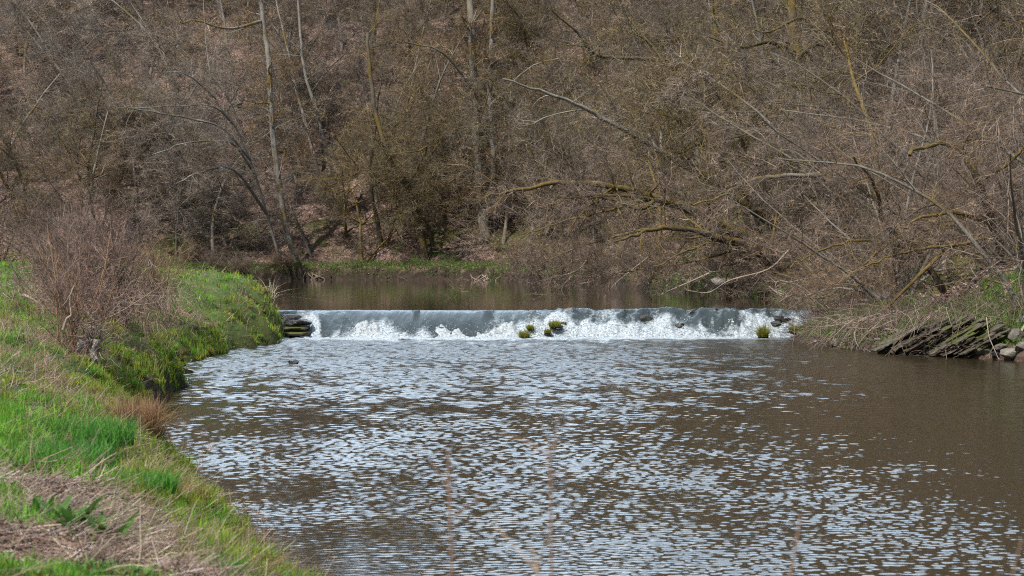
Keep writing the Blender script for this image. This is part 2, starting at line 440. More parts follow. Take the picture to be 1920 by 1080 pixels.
amp *= np.interp(WX - 0.04*WY, [-1, 1.5, 6], [1.0, 0.85, 0.5])
turb = np.interp(WY, [26, 36, 46, 57, 60], [0, 0.42, 0.8, 1.15, 1.3])*np.interp(WX-0.10*(55-WY), [-12, -6, 1.5, 5.5, 9], [0.8, 1, 1, 0.35, 0.25])
amp = amp*(1+0.4*turb)
shore = np.clip(-sdist(WX, WY, LS, LP)/0.5, 0.6, 1)
WZ = waves(WX, WY, sp)*amp*shore + waves(WX, WY, sp, slope_r)*turb*2.0*np.clip(0.5+2.0*(patch2-0.25), 0.45, 1.4)
WZ += np.clip(turb-0.5, 0, 1)*0.08*(fbm(WX*2.2, WY*2.2, s=61, o=3)-0.5)
fm = 0.10 + 0.80*np.clip((WY-56.8)/1.8, 0, 1)*np.interp(WX, [-7.3, -6.6, 7.6, 8.3], [0, 1, 1, 0.2]) + 0.70*np.clip((fbm(WX*2.6, WY*1.1, s=71, o=5)-0.50)*5, 0, 1)*np.clip((WY-47)/9, 0, 1)*np.interp(WX, [1, 6], [1, 0.5])
fm = fm + 0.55*np.clip((WY-55.2-2.2*(fbm(WX*1.3, WX*0, s=73)))/1.0, 0, 1)*(0.5+1.0*fbm(WX*3, WY*2, s=74, o=3))*np.interp(WX, [-6.6, -5.6, 0.5, 3], [0, 1, 0.8, 0])
fm = fm + np.where(WZ > 0.03, 0.12, 0)*np.clip((WY-40)/14, 0, 1)
n0, n1 = WX.shape; idx = np.arange(n0*n1).reshape(n0, n1)
q = np.stack([idx[:-1, :-1], idx[:-1, 1:], idx[1:, 1:], idx[1:, :-1]], -1).reshape(-1, 4)
tag(link('water', mesh('river_water', np.stack([WX, WY, WZ], -1).reshape(-1, 3), [q], M['river'], foam=fm.ravel())), kind='structure')
# side water beyond the fine sheet (off to the right, and behind the camera)
qx = np.array([[-12, -29, -0.03], [40, -29, -0.03], [40, 59.4, -0.03], [-12, 59.4, -0.03]])
tag(link('riverwater_margin', mesh('margin', qx - np.array([0, 0, 0.05]), [np.array([[0, 1, 2, 3]])], M['river'], foam=np.zeros(4))), kind='structure').name = 'water_margin'
# pool above the weir
px_ = np.linspace(-60, 16, 380); py_ = axis([(60.6, 90, 0.2), (90, 150, 0.5)])
PX, PY = np.meshgrid(px_, py_)
PZ = POOL + 0.0035*(fbm(PX*1.1, PY*0.5, s=81, o=3)-0.5)*np.clip((PY-60.6)/2, 0, 1)
n0, n1 = PX.shape; idx = np.arange(n0*n1).reshape(n0, n1)
q = np.stack([idx[:-1, :-1], idx[:-1, 1:], idx[1:, 1:], idx[1:, :-1]], -1).reshape(-1, 4)
tag(link('pool_water', mesh('pool_water', np.stack([PX, PY, PZ], -1).reshape(-1, 3), [q], M['pool'])), kind='structure')

# ------------------------------------------------------------------ weir: stone sill under a sheet of falling water
def weir_profile(u, a=0.0):
    """u 0 (pool) .. 1 (foot) -> y, z"""
    y = 60.7 - 2.0*u
    z = POOL*(1 - np.clip((u-0.22)/0.74, 0, 1)**1.55)
    return y, z
wx = np.linspace(-7.5, 9.4, 640); wu = np.linspace(0, 1, 70)
A, U = np.meshgrid(wx, wu)
Yw, Zw = weir_profile(U)
Yw = Yw + 0.30*(fbm(A*0.6, A*0+3, s=92, o=4)-0.5)*np.sin(np.clip(U, 0, 1)*PI)*2 + 0.0*A
streak = fbm(A*2.6+U*1.3, U*1.5+A*0.2, s=94, o=4)-0.5
pxw = 960 + A/60*F                                       # for following the photograph along the crest
rough = np.interp(A, [-7.5, -6.0, -5.3, -4.6, 0.2, 1.0, 9.4], [0.5, 0.35, 0.2, 0.03, 0.05, 1.0, 1.0])
ridge = 1-np.abs(2*fbm(A*1.1, U*1.2+A*0.3, s=91, o=3)-1)
bl = fbm(A*3.2, U*5, s=93, o=4)
mask = np.sin(np.clip((U-0.15)/0.85, 0, 1)*PI)**0.6
Zw = Zw + rough*mask*((ridge-0.7)*0.26 + (bl-0.5)*0.34)
Zw = Zw + 0.02*mask*(fbm(A*0.8, U*0.8, s=95)-0.5) + streak*0.07*mask - 0.5*np.clip((-6.15-A)/0.25, 0, 1)*(U > 0.3)*np.clip((U-0.3)*3, 0, 1)
# rounded humps of water pouring over single stones of the sill
for hx, hw, hu in ((1.7, 0.30, 0.26), (2.35, 0.28, 0.24), (3.6, 0.30, 0.26), (4.2, 0.28, 0.24), (4.9, 0.4, 0.28), (6.5, 0.85, 0.42), (-0.75, 0.16, 0.3), (-3.0, 0.10, 0.27)):
    Zw += 0.13*np.exp(-((A-hx)/hw)**4)*np.exp(-((U-hu-0.08)/0.16)**2)
Zw = np.where(U < 0.42, np.minimum(Zw, POOL + np.where(A < 1.0, 0.008, 0.07) - 0.10*np.clip(fbm(A*1.2, A*0, s=90)-0.45, 0, 1)*(A > 1)), Zw)
crestdip = np.interp(A, [-7.5, 1, 9.4], [0, 0, 0.02])
foam = 0.0 + np.clip((U-0.75)*2.6, 0, 0.8)
line = np.interp(A, [-7.5, -6.4, -6.05, -5.75, -5.4, -5.0, -4.0, -3.3, -2.5, -1.8, -1.0, -0.5, 0.3, 1.2, 2.2, 3.0, 4.2, 5.0, 5.8, 6.6, 7.4, 8.4, 9.4], [0.35, 0.25, 0.35, 0.95, 0.9, 0.55, 0.48, 0.6, 0.78, 0.82, 0.7, 0.42, 0.4, 0.42, 0.36, 0.38, 0.42, 0.5, 0.62, 0.72, 0.5, 0.3, 0.25])
nf = fbm(A*1.6, U*2.5, s=97, o=4)-0.5
foam = np.clip((U - line + nf*0.5 + streak*0.5)*2.2, 0, 0.75) + 0.12
foam = foam + 0.45*np.clip(fbm(A*3.4+U*1.6, U*1.8+A*0.3, s=99, o=4)-0.54, 0, 1)*2*(U > 0.16) 
foam = foam + rough*0.24*np.clip((fbm(A*5, U*9, s=98, o=3)-0.47)*4, 0, 1)*(U > 0.22)
n0, n1 = A.shape; idx = np.arange(n0*n1).reshape(n0, n1)
q = np.stack([idx[:-1, :-1], idx[1:, :-1], idx[1:, 1:], idx[:-1, 1:]], -1).reshape(-1, 4)
tag(link('weir_water', mesh('weir_water', np.stack([A, Yw, Zw], -1).reshape(-1, 3), [q], M['weir_water'], foam=foam.ravel())), kind='structure')

# the sill itself
acc = Acc()
pts = [(60.5, -0.6), (60.5, 0.62), (60.1, 0.66), (59.6, 0.45), (59.2, 0.1), (59.1, -0.6)]
xs = np.linspace(-8.2, 10.2, 60); V = []
for x in xs:
    for (yy, zz) in pts: V.append((x, yy + 0.05*math.sin(x*3), zz + 0.04*(vnoise(np.array([x*2.0]), np.array([yy]))[0]-0.5)))
n = len(pts); fq = [[i*n+j, i*n+j+1, (i+1)*n+j+1, (i+1)*n+j] for i in range(len(xs)-1) for j in range(n-1)]
caps = np.array([[0, 1, 2, 3, 4, 5]]); capb = caps[:, ::-1] + (len(xs)-1)*n
w = link('weir', mesh('weir', np.array(V), [np.array(fq), caps, capb], M['rock_wet']))
tag(w, 'low stone weir across the river, water pouring over its crest', 'weir')

# foam: broken heaps along the foot and flying drops
g = np.random.default_rng(21)
fx = np.linspace(-6.7, 8.3, 900); fy = np.linspace(57.9, 60.0, 110)
A, B = np.meshgrid(fx, fy)
hgt = np.interp(A, [-6.7, -6.0, -5.4, -4.9, -3.8, -3.0, -2.0, -1.0, -0.2, 0.6, 1.4, 3, 4.4, 5.6, 6.8, 7.6, 8.3], [0.02, 0.10, 0.25, 0.58, 0.56, 0.48, 0.40, 0.40, 0.52, 0.56, 0.42, 0.34, 0.30, 0.20, 0.10, 0.14, 0.02])
c0 = 59.05 + 0.35*(fbm(A*0.8, A*0, s=5)-0.5) + hgt*0.5
prof = np.exp(-((B-c0)/0.42)**2)
rid = fbm(A*2.4, B*2.4, s=6, o=5); spk = fbm(A*9, B*9, s=7, o=3)
zf = 0.85*hgt*prof*(0.05+2.0*np.clip(rid-0.2, 0, 1)) + 0.09*prof*(spk-0.5) - 0.05 + 0.03*(rid-0.5)
zf = zf - 0.18*np.clip(0.42-fbm(A*1.3, B*1.3, s=8, o=3), 0, 1)
zf = np.where(np.abs(B-c0) > 0.95, -0.25, zf)
n0, n1 = A.shape; idx = np.arange(n0*n1).reshape(n0, n1)
q = np.stack([idx[:-1, :-1], idx[:-1, 1:], idx[1:, 1:], idx[1:, :-1]], -1).reshape(-1, 4)
keep = (zf.ravel()[q] > -0.2).any(1)
Vf = [np.stack([A, B, zf], -1).reshape(-1, 3)]; Ff = [q[keep]]
nd = 2600
dx = g.uniform(-6.6, 8.6, nd); hh = np.interp(dx, fx, hgt[0])
dy = 59.0 + g.normal(0, 0.4, nd) + hh*0.5; dzz = np.abs(g.normal(0, 1, nd))*(0.03+0.26*hh) + hh*0.3*g.random(nd)
rr = g.uniform(0.005, 0.018, nd)*(0.6+hh)
# drops over the rocky half of the face
k = slice(0, 500); dx[k] = g.uniform(0.3, 8.9, 500); uu = g.uniform(0.35, 0.98, 500); yy, zz = weir_profile(uu); dy[k] = yy; dzz[k] = zz + g.uniform(0.0, 0.10, 500); rr[k] = g.uniform(0.006, 0.022, 500)
octv = np.array([(1, 0, 0), (-1, 0, 0), (0, 1, 0), (0, -1, 0), (0, 0, 1), (0, 0, -1)], float)
octf = np.array([(0, 2, 4), (2, 1, 4), (1, 3, 4), (3, 0, 4), (2, 0, 5), (1, 2, 5), (3, 1, 5), (0, 3, 5)])
sc = rr[:, None, None]*g.uniform(0.6, 1.8, (nd, 1, 3))
DV = np.stack([dx, dy, dzz], -1)[:, None, :] + octv[None]*sc
off = len(Vf[0]); Vf.append(DV.reshape(-1, 3)); Ff.append((octf[None] + np.arange(nd)[:, None, None]*6 + off).reshape(-1, 3))
tag(link('foam', mesh('foam', np.concatenate(Vf), Ff, M['foam'])), 'white foam and spray churning at the foot of the weir', 'foam', kind='stuff')

# ------------------------------------------------------------------ trees
def make_tree(name, seed, kind, loc=(0, 0, 0), label=None, cat='tree', group=None, thick=1.0):
    g = np.random.default_rng(seed)
    tr = Acc(); cr = Acc()
    if kind == 'tall':       # tall, straight, wide spreading fine crown
        Lt = g.uniform(13, 17); P0, R0 = grow(g, np.array([[0, 0, -0.5]]), np.array([[g.normal(0, .1), g.normal(0, .1), 1]]), np.array([Lt]), np.array([g.uniform(.13, .19)]), 16, 0.045, 0.05, 0.2)
        b, t = M['bark_grey'], M['twig_brown']
        P1, R1 = sprout(g, P0, R0, 22, 0.20, 0.98, 0.20, 0.42, 45, 80, 0.42, 10, 0.10, 0.035, 0.2, 0.3)
        P2, R2 = sprout(g, P1, R1, 9, 0.2, 1.0, 0.30, 0.60, 30, 65, 0.5, 7, 0.12, 0.02, 0.3, 0.4, rmin=.013)
        P3, R3 = sprout(g, P2, R2, 10, 0.15, 1.0, 0.35, 0.7, 25, 60, 0.5, 4, 0.14, 0.02, 0.4, 0.5, rmin=.0085)
        P4, R4 = sprout(g, P3, R3, 5, 0.15, 1.0, 0.4, 0.9, 25, 60, 0.6, 3, 0.12, 0.02, 0.5, 0.6, rmin=.0055)
    elif kind == 'mossy':    # crooked, leaning, low mossy limbs
        Lt = g.uniform(8, 12); P0, R0 = grow(g, np.array([[0, 0, -0.5]]*2), np.array([[-.35, -.35, 1], [.25, -.45, 1]]) + g.normal(0, .15, (2, 3)), np.array([Lt, Lt*.8]), np.array([.16, .12]), 14, 0.10, 0.03, 0.2)
        b, t = M['bark_mossy'], M['twig_olive']
        P1, R1 = sprout(g, P0, R0, 12, 0.18, 0.98, 0.32, 0.62, 40, 85, 0.45, 10, 0.16, 0.03, 0.2, 0.35)
        P2, R2 = sprout(g, P1, R1, 9, 0.15, 1.0, 0.30, 0.60, 30, 75, 0.5, 7, 0.18, 0.02, 0.3, 0.4, rmin=.013)
        P3, R3 = sprout(g, P2, R2, 9, 0.15, 1.0, 0.35, 0.7, 30, 70, 0.5, 4, 0.18, 0.0, 0.4, 0.5, rmin=.0085)
        P4, R4 = sprout(g, P3, R3, 5, 0.15, 1.0, 0.4, 0.9, 25, 65, 0.6, 3, 0.15, 0.0, 0.5, 0.6, rmin=.0055)
    elif kind == 'beech':    # grey, level layered branches
        Lt = g.uniform(11, 15); P0, R0 = grow(g, np.array([[0, 0, -0.5]]), np.array([[g.normal(0, .2), -.15, 1]]), np.array([Lt]), np.array([.13]), 14, 0.06, 0.04, 0.2)
        b, t = M['bark_grey'], M['twig_grey']
        P1, R1 = sprout(g, P0, R0, 23, 0.10, 0.98, 0.22, 0.42, 60, 95, 0.36, 9, 0.08, 0.02, 0.2, 0.2)
        P2, R2 = sprout(g, P1, R1, 10, 0.15, 1.0, 0.30, 0.55, 30, 55, 0.5, 6, 0.09, 0.01, 0.3, 0.25, rmin=.013)
        P3, R3 = sprout(g, P2, R2, 9, 0.1, 1.0, 0.35, 0.7, 25, 55, 0.5, 4, 0.10, 0.01, 0.4, 0.35, rmin=.0085)
        P4, R4 = sprout(g, P3, R3, 5, 0.1, 1.0, 0.4, 0.9, 25, 55, 0.6, 3, 0.10, 0.01, 0.5, 0.5, rmin=.0055)
    elif kind == 'thicket':  # many stems, very fine pinkish twigs
        n = 9; d = np.stack([g.normal(0, .55, n), g.normal(0, .55, n), np.ones(n)], -1)
        P0, R0 = grow(g, np.concatenate([g.normal(0, .25, (n, 2)), np.full((n, 1), -0.3)], 1), d, g.uniform(6, 9.5, n), g.uniform(.05, .09, n), 13, 0.07, 0.0, 0.2)
        b, t = M['bark_grey'], M['twig_pink']
        P1, R1 = sprout(g, P0, R0, 8, 0.12, 1.0, 0.22, 0.45, 30, 75, 0.5, 9, 0.10, -0.01, 0.2, 0.6)
        P2, R2 = sprout(g, P1, R1, 7, 0.12, 1.0, 0.30, 0.65, 30, 70, 0.55, 6, 0.12, 0.0, 0.3, 0.7, rmin=.008)
        P3, R3 = sprout(g, P2, R2, 7, 0.1, 1.0, 0.35, 0.7, 25, 65, 0.55, 4, 0.14, 0.0, 0.4, 0.8, rmin=.0048)
        P4, R4 = sprout(g, P3, R3, 4, 0.1, 1.0, 0.4, 0.9, 25, 65, 0.7, 3, 0.14, 0.0, 0.5, 0.9, rmin=.0025)
    else:                    # 'bush'
        n = 16; d = np.stack([g.normal(0, .6, n), g.normal(0, .6, n), np.ones(n)], -1)
        P0, R0 = grow(g, np.concatenate([g.normal(0, .2, (n, 2)), np.full((n, 1), -0.15)], 1), d, g.uniform(1.6, 3.2, n), g.uniform(.014, .028, n), 9, 0.09, 0.0, 0.25)
        b, t = M['deadwood'], M['twig_brown']
        P1, R1 = sprout(g, P0, R0, 9, 0.1, 1.0, 0.3, 0.6, 30, 75, 0.6, 7, 0.13, -0.02, 0.3, 0.7, rmin=.006)
        P2, R2 = sprout(g, P1, R1, 7, 0.1, 1.0, 0.35, 0.7, 30, 70, 0.6, 5, 0.15, -0.02, 0.35, 0.8, rmin=.005)
        P3, R3 = sprout(g, P2, R2, 6, 0.1, 1.0, 0.4, 0.8, 25, 65, 0.7, 3, 0.15, 0.0, 0.5, 0.9, rmin=.0045)
        P4 = P3[:0]; R4 = R3[:0]
    tr.tube(P0, R0, 9 if kind != 'bush' else 5, 0)
    cr.tube(P1, R1*thick, 6, 0); cr.tube(P2, R2*thick, 4, 0 if kind == 'mossy' else 1, lum(g, len(P2))); cr.tube(P3, R3*thick, 3, 1, lum(g, len(P3))); cr.tube(P4, R4*thick, 3, 1, lum(g, max(len(P4), 1))[:len(P4)])
    root = empty(name, loc, label, cat, group)
    a = link('trunk' if kind not in ('bush', 'thicket') else 'stem', tr.mesh(name+'_trunk', [b]), root)
    c = link('crown', cr.mesh(name+'_crown', [b, t], tint=True), root)
    KIDS[root.name] = [a, c]
    return root

def crafted(name, seed, limbs, label, cat='tree', group=None, bark_='bark_mossy', tw='twig_olive', base=None, dens=1.0, thick=1.0, trunk_n=1, up=0.02):
    """a tree whose stem and main limbs follow given lines; limbs: list of (points, r0, r1)"""
    g = np.random.default_rng(seed)
    if base is None: base = np.array(limbs[0][0][0], float)
    root = empty(name, tuple(base), label, cat, group)
    tr = Acc(); cr = Acc()
    for li, (pts, r0, r1) in enumerate(limbs):
        p = np.array(pts, float) - base
        # resample with a Catmull-Rom curve
        q = []; n = len(p); pp = np.vstack([2*p[0]-p[1], p, 2*p[-1]-p[-2]])
        for i in range(n-1):
            for s_ in np.linspace(0, 1, 6, endpoint=False):
                a, b, c, d = pp[i:i+4]
                q.append(0.5*((2*b)+(-a+c)*s_+(2*a-5*b+4*c-d)*s_**2+(-a+3*b-3*c+d)*s_**3))
        q.append(p[-1]); q = np.array(q); q += g.normal(0, 0.035, q.shape)*np.linspace(0, 1, len(q))[:, None]
        P = q[None]; R = (r0*1.3 + (r1*1.4-r0*1.3)*np.linspace(0, 1, len(q))**0.8)[None]
        (tr if li < trunk_n else cr).tube(P, R, 10 if li < trunk_n else 7, 0)
        L = np.linalg.norm(np.diff(q, axis=0), axis=1).sum()
        n1 = max(3, int(L*0.95*dens))
        P1, R1 = sprout(g, P, R, n1, 0.12, 1.0, 1.0, 2.9, 35, 80, 0.45, 9, 0.13, up, 0.2, 0.5, rel=False, rmin=.012)
        P2, R2 = sprout(g, P1, R1, 8, 0.15, 1.0, 0.30, 0.65, 30, 70, 0.5, 6, 0.14, 0.01, 0.3, 0.6, rmin=.007)
        P3, R3 = sprout(g, P2, R2, 6, 0.15, 1.0, 0.35, 0.8, 25, 65, 0.55, 4, 0.15, 0.0, 0.4, 0.7, rmin=.005)
        P4, R4 = sprout(g, P3, R3, 4, 0.15, 1.0, 0.4, 0.9, 25, 65, 0.6, 3, 0.13, 0.0, 0.5, 0.8, rmin=.004)
        cr.tube(P1, R1*thick, 5, 0); cr.tube(P2, R2*thick, 4, 1, lum(g, len(P2))); cr.tube(P3, R3*thick, 3, 1, lum(g, len(P3))); cr.tube(P4, R4*thick, 3, 1, lum(g, len(P4)))
    link('trunk', tr.mesh(name+'_trunk', [M[bark_]]), root)
    link('crown', cr.mesh(name+'_crown', [M[bark_], M[tw]], tint=True), root)
    return root

# -- wood on the hillside: prototypes, then one object tree per tree
kinds = [('tall', 101), ('tall', 102), ('tall', 103), ('mossy', 104), ('mossy', 105), ('mossy', 106), ('beech', 107), ('beech', 108)]
protos = [None]*len(kinds)
KDESC = {'tall': 'bare brown tree with straight trunk', 'mossy': 'crooked bare tree with mossy limbs', 'beech': 'bare grey tree with level branches'}
KGRP = {'tall': 'straight bare trees in the hillside wood', 'mossy': 'crooked mossy trees in the hillside wood', 'beech': 'grey level-branched trees in the hillside wood'}
g = np.random.default_rng(77)
spots = []
tries = 0
while len(spots) < 240 and tries < 40000:
    tries += 1
    y = g.uniform(70, 205); x = g.uniform(-0.31*y-3, 0.31*y+4)
    d = float(sdist(np.array([x]), np.array([y]), RS, RP)[0])
    if d < 1.5 or d > 62: continue
    if y < 112 and x < 12 and g.random() < 0.5: continue
    # keep the pale leaning trunk and the twin trunks in the open
    md = 2.5 + 0.021*d
    if any((x-a)**2 + (y-b)**2 < md*md for a, b, _ in spots): continue
    pxx = 960 + x/y*F
    if y < 140 and (abs(pxx-622) < 22 or abs(pxx-905) < 26): continue
    spots.append((x, y, d))
for (ex, ey) in ((-9.5, 141.5), (-14.6, 141), (-5.6, 140.2), (-7.2, 146), (-12.3, 143.5), (1.5, 133), (-3.4, 143.5), (-11, 149)):
    spots.append((ex, ey, float(sdist(np.array([ex]), np.array([ey]), RS, RP)[0])))
ZONES = [(-9999, 330, 'behind the reddish bush'), (330, 590, 'left of the pale leaning trunk'), (590, 890, 'between the pale leaning trunk and the twin trunks'),
         (890, 1240, 'above the middle of the weir'), (1240, 1560, 'behind the mossy leaning stems'), (1560, 9999, 'behind the right-hand thicket')]
ORD = ['first', 'second', 'third', 'fourth', 'fifth', 'sixth', 'seventh', 'eighth', 'ninth', 'tenth', 'eleventh', 'twelfth', 'thirteenth', 'fourteenth']
plan = []
for i, (x, y, d) in enumerate(spots):
    w_ = [0.42, 0.33, 0.25] if d > 9 else [0.15, 0.5, 0.35]
    kd = g.choice(['tall', 'mossy', 'beech'], p=w_)
    if 960 + x/y*F < 560 and g.random() < 0.5: kd = 'beech'
    cand = [j for j, (k_, _) in enumerate(kinds) if k_ == kd]; j = int(g.choice(cand))
    rank = 'low on the slope' if d < 14 else ('halfway up the slope' if d < 34 else 'high on the slope')
    zn = next(z for a, b, z in ZONES if a <= 960 + x/y*F < b)
    plan.append([x, y, d, j, kd, rank, zn])
cnt = {}
KD2 = {'tall': 'straight bare tree,', 'mossy': 'crooked mossy tree,', 'beech': 'grey level-branched tree,'}
Z2 = dict(zip([z for _, _, z in ZONES], ['behind the reddish bush', 'left of the pale trunk', 'between pale and twin trunks', 'above the weir middle', 'behind the mossy leaning stems', 'behind the pink thicket']))
for p in sorted(plan, key=lambda p: p[0]/p[1]):
    k_ = (p[4], p[5], p[6]); cnt.setdefault(k_, []).append(p)
for k_, lst in cnt.items():
    for n, p in enumerate(lst):
        if len(lst) == 1: p.append(KD2[k_[0]] + ' the only one ' + k_[1] + ' ' + Z2[k_[2]])
        else: p.append(KD2[k_[0]] + ' ' + ORD[min(n, 13)] + ' from left ' + {'low on the slope': 'low', 'halfway up the slope': 'midway', 'high on the slope': 'high'}[k_[1]] + ' ' + Z2[k_[2]])
for p in plan:
    x, y, d, j, kd, rank, zn, lab = p
    z = tz(x, y)
    if protos[j] is None:
        protos[j] = o = make_tree('bare_tree', kinds[j][1], kinds[j][0], thick=1.15)
    else:
        o = copy_tree(protos[j])
    tag(o, lab, 'tree', KGRP[kd])
    s = g.uniform(0.8, 1.2); o.location = (x, y, z-0.1); o.scale = (s, s, s*g.uniform(0.9, 1.1))
    # crooked ones lean out from the slope, towards the light over the river
    o.rotation_euler = (g.normal(0, 0.05), g.normal(0, 0.05), g.uniform(-0.7, 0.7) if kd == 'mossy' else g.uniform(0, 6.28))

# -- trees the photograph singles out
def L_(pts, r0, r1): return ([at(*p) for p in pts], r0, r1)
def dip(p, x=None):      # drop a base point into the ground
    p = np.array(p, float); p[2] = tz(p[0], p[1]) - 0.25; return p
def rooted(pts, r0, r1):
    P = [at(*p) for p in pts]; P[0] = dip(P[0]); return (P, r0, r1)
crafted('leaning_tree', 201, [rooted([(1560, 470, 92), (1470, 420, 90), (1400, 382, 88), (1330, 340, 86), (1240, 285, 85), (1180, 250, 84), (1100, 205, 83), (1040, 180, 82), (945, 148, 81)], 0.22, 0.03),
    L_([(1330, 340, 86), (1260, 330, 84), (1200, 300, 83), (1120, 280, 82)], 0.07, 0.02), L_([(1100, 205, 83), (1040, 215, 82), (980, 240, 81)], 0.035, 0.012),
    L_([(1240, 285, 85), (1235, 230, 85), (1200, 190, 84)], 0.06, 0.015)],
    'long pale-barked tree leaning far left across the wood above the weir', bark_='bark_pale', tw='twig_grey', dens=0.8, thick=1.0)
crafted('leaning_tree', 202, [rooted([(1500, 495, 80), (1430, 458, 79), (1360, 428, 78), (1300, 396, 77), (1230, 372, 76), (1150, 350, 75), (1060, 343, 74), (980, 355, 73), (890, 374, 72)], 0.22, 0.03),
    L_([(1260, 380, 76.5), (1180, 368, 75), (1100, 367, 74), (1040, 378, 73)], 0.07, 0.02), L_([(1230, 372, 76), (1200, 392, 75), (1140, 372, 74), (1080, 372, 73)], 0.08, 0.02),
    L_([(1150, 350, 75), (1090, 400, 73), (1060, 440, 72)], 0.03, 0.012), L_([(1390, 436, 78), (1260, 425, 76), (1120, 452, 75), (1000, 500, 76)], 0.05, 0.012), L_([(1230, 372, 76), (1120, 400, 75), (1010, 430, 76), (930, 480, 78)], 0.04, 0.01)],
    'mossy tree arching low over the pool, its pale tip reaching furthest left', bark_='bark_mossy', tw='twig_pink', dens=1.7, up=-0.015)
crafted('leaning_tree', 203, [rooted([(1490, 500, 77), (1420, 470, 76), (1350, 448, 75), (1290, 430, 74), (1220, 432, 73), (1150, 455, 72)], 0.20, 0.025),
    L_([(1350, 448, 75), (1290, 470, 74), (1230, 500, 73)], 0.05, 0.015), L_([(1400, 462, 76), (1300, 490, 75), (1180, 508, 76), (1090, 520, 78)], 0.04, 0.01)],
    'lowest mossy stem leaning out over the pool beside the weir', bark_='bark_mossy', tw='twig_pink', dens=1.7, up=-0.02)
crafted('leaning_tree', 204, [rooted([(1545, 490, 83), (1480, 448, 82), (1420, 400, 81), (1370, 370, 80), (1320, 330, 79), (1290, 300, 78)], 0.24, 0.05),
    L_([(1420, 400, 81), (1360, 400, 80), (1290, 380, 79)], 0.06, 0.02)],
    'stout mossy stem leaning left between the arching tree and the thicket', bark_='bark_mossy', tw='twig_olive', dens=1.0)
crafted('leaning_tree', 205, [rooted([(1690, 470, 72), (1640, 380, 71), (1590, 335, 70), (1540, 329, 69), (1450, 331, 68), (1400, 342, 67.5), (1350, 368, 67), (1300, 382, 66)], 0.12, 0.02)],
    'brown branchy tree bending left from the thicket, its stem level at midheight', bark_='bark_grey', tw='twig_brown', dens=0.9)
crafted('oak_tree', 206, [rooted([(1580, 500, 98), (1560, 400, 98), (1530, 300, 97), (1510, 200, 97), (1490, 90, 97), (1480, -60, 97)], 0.34, 0.14),
    L_([(1530, 300, 97), (1590, 230, 95), (1640, 180, 94), (1700, 150, 93)], 0.16, 0.03), L_([(1510, 215, 97), (1470, 218, 95), (1400, 222, 93), (1340, 255, 92), (1280, 285, 91), (1230, 300, 90)], 0.15, 0.03),
    L_([(1640, 180, 94), (1570, 195, 92), (1520, 215, 91), (1430, 205, 90)], 0.10, 0.02), L_([(1495, 110, 97), (1560, 60, 94), (1620, 55, 92)], 0.13, 0.04),
    L_([(1490, 100, 97), (1440, 80, 94), (1390, 90, 92), (1330, 70, 91)], 0.12, 0.03), L_([(1530, 60, 95), (1500, 35, 93), (1440, 60, 92), (1390, 50, 91)], 0.09, 0.02),
    L_([(1525, 270, 97), (1440, 190, 95), (1380, 150, 94), (1300, 120, 93), (1230, 110, 92)], 0.11, 0.02)],
    'large dark oak with thick moss-covered limbs standing behind the leaning stems', bark_='bark_mossy', tw='twig_olive', dens=1.2)
crafted('oak_tree', 207, [rooted([(1390, 490, 112), (1380, 350, 112), (1372, 240, 111), (1350, 150, 111), (1340, 20, 111), (1335, -90, 111)], 0.30, 0.12),
    L_([(1375, 230, 111), (1300, 200, 108), (1240, 185, 106), (1180, 190, 104)], 0.14, 0.03), L_([(1350, 150, 111), (1270, 120, 108), (1190, 110, 106), (1120, 105, 104), (1080, 60, 103), (1035, 22, 102)], 0.13, 0.03),
    L_([(1372, 250, 111), (1420, 180, 109), (1470, 150, 107)], 0.12, 0.03)],
    'dark mossy oak with heavy crooked limbs above the middle right of the weir', bark_='bark_mossy', tw='twig_brown', dens=1.0)
crafted('beech_tree', 208, [rooted([(530, 492, 138), (500, 400, 137), (470, 300, 135), (440, 235, 134), (405, 185, 133), (390, 100, 133), (380, -40, 133)], 0.09, 0.02),
    L_([(480, 330, 135), (440, 272, 131), (400, 266, 129), (350, 268, 127), (285, 292, 125)], 0.08, 0.025), L_([(470, 300, 135), (420, 243, 131), (370, 226, 129), (300, 212, 127), (240, 203, 125)], 0.08, 0.025),
    L_([(440, 235, 134), (400, 200, 131), (330, 200, 129), (215, 203, 126)], 0.07, 0.02), L_([(405, 185, 133), (350, 140, 130), (290, 135, 128)], 0.06, 0.02),
    L_([(500, 400, 137), (440, 320, 132), (380, 322, 130), (330, 345, 128)], 0.11, 0.03)],
    'grey-white tree whose arching pale branches sweep left behind the reddish bush', bark_='bark_pale', tw='twig_grey', dens=1.0)
crafted('pale_tree', 209, [rooted([(660, 480, 146), (645, 412, 146), (628, 340, 145.5), (608, 265, 145), (592, 205, 145), (570, 120, 145), (560, 0, 145), (552, -100, 145)], 0.17, 0.05)],
    'slender tree with pale lichened trunk leaning left, alone on the slope', bark_='bark_pale', tw='twig_grey', dens=0.7)
crafted('twin_trunk_tree', 210, [rooted([(912, 490, 141), (903, 400, 141), (896, 300, 141), (889, 160, 141), (884, 40, 141), (880, -80, 141)], 0.30, 0.16),
    L_([(905, 440, 141), (925, 330, 141), (918, 180, 141), (922, 60, 141), (930, -80, 141)], 0.18, 0.10), L_([(889, 170, 141), (830, 100, 138), (760, 80, 136)], 0.10, 0.03), L_([(918, 200, 141), (990, 130, 138), (1050, 110, 136)], 0.09, 0.03)],
    'tall grey tree with twin upright trunks above the far bank', bark_='bark_grey', tw='twig_brown', dens=1.2, trunk_n=2)
crafted('bare_tree', 211, [rooted([(800, 480, 139), (785, 420, 139), (765, 350, 138), (725, 280, 137), (700, 180, 137), (690, 60, 137)], 0.22, 0.08),
    L_([(765, 350, 138), (800, 280, 136), (780, 285, 135), (730, 290, 134)], 0.08, 0.02)],
    'crooked mossy tree between pale leaning trunk and twin trunks, near the water', bark_='bark_mossy', tw='twig_olive', dens=1.0)
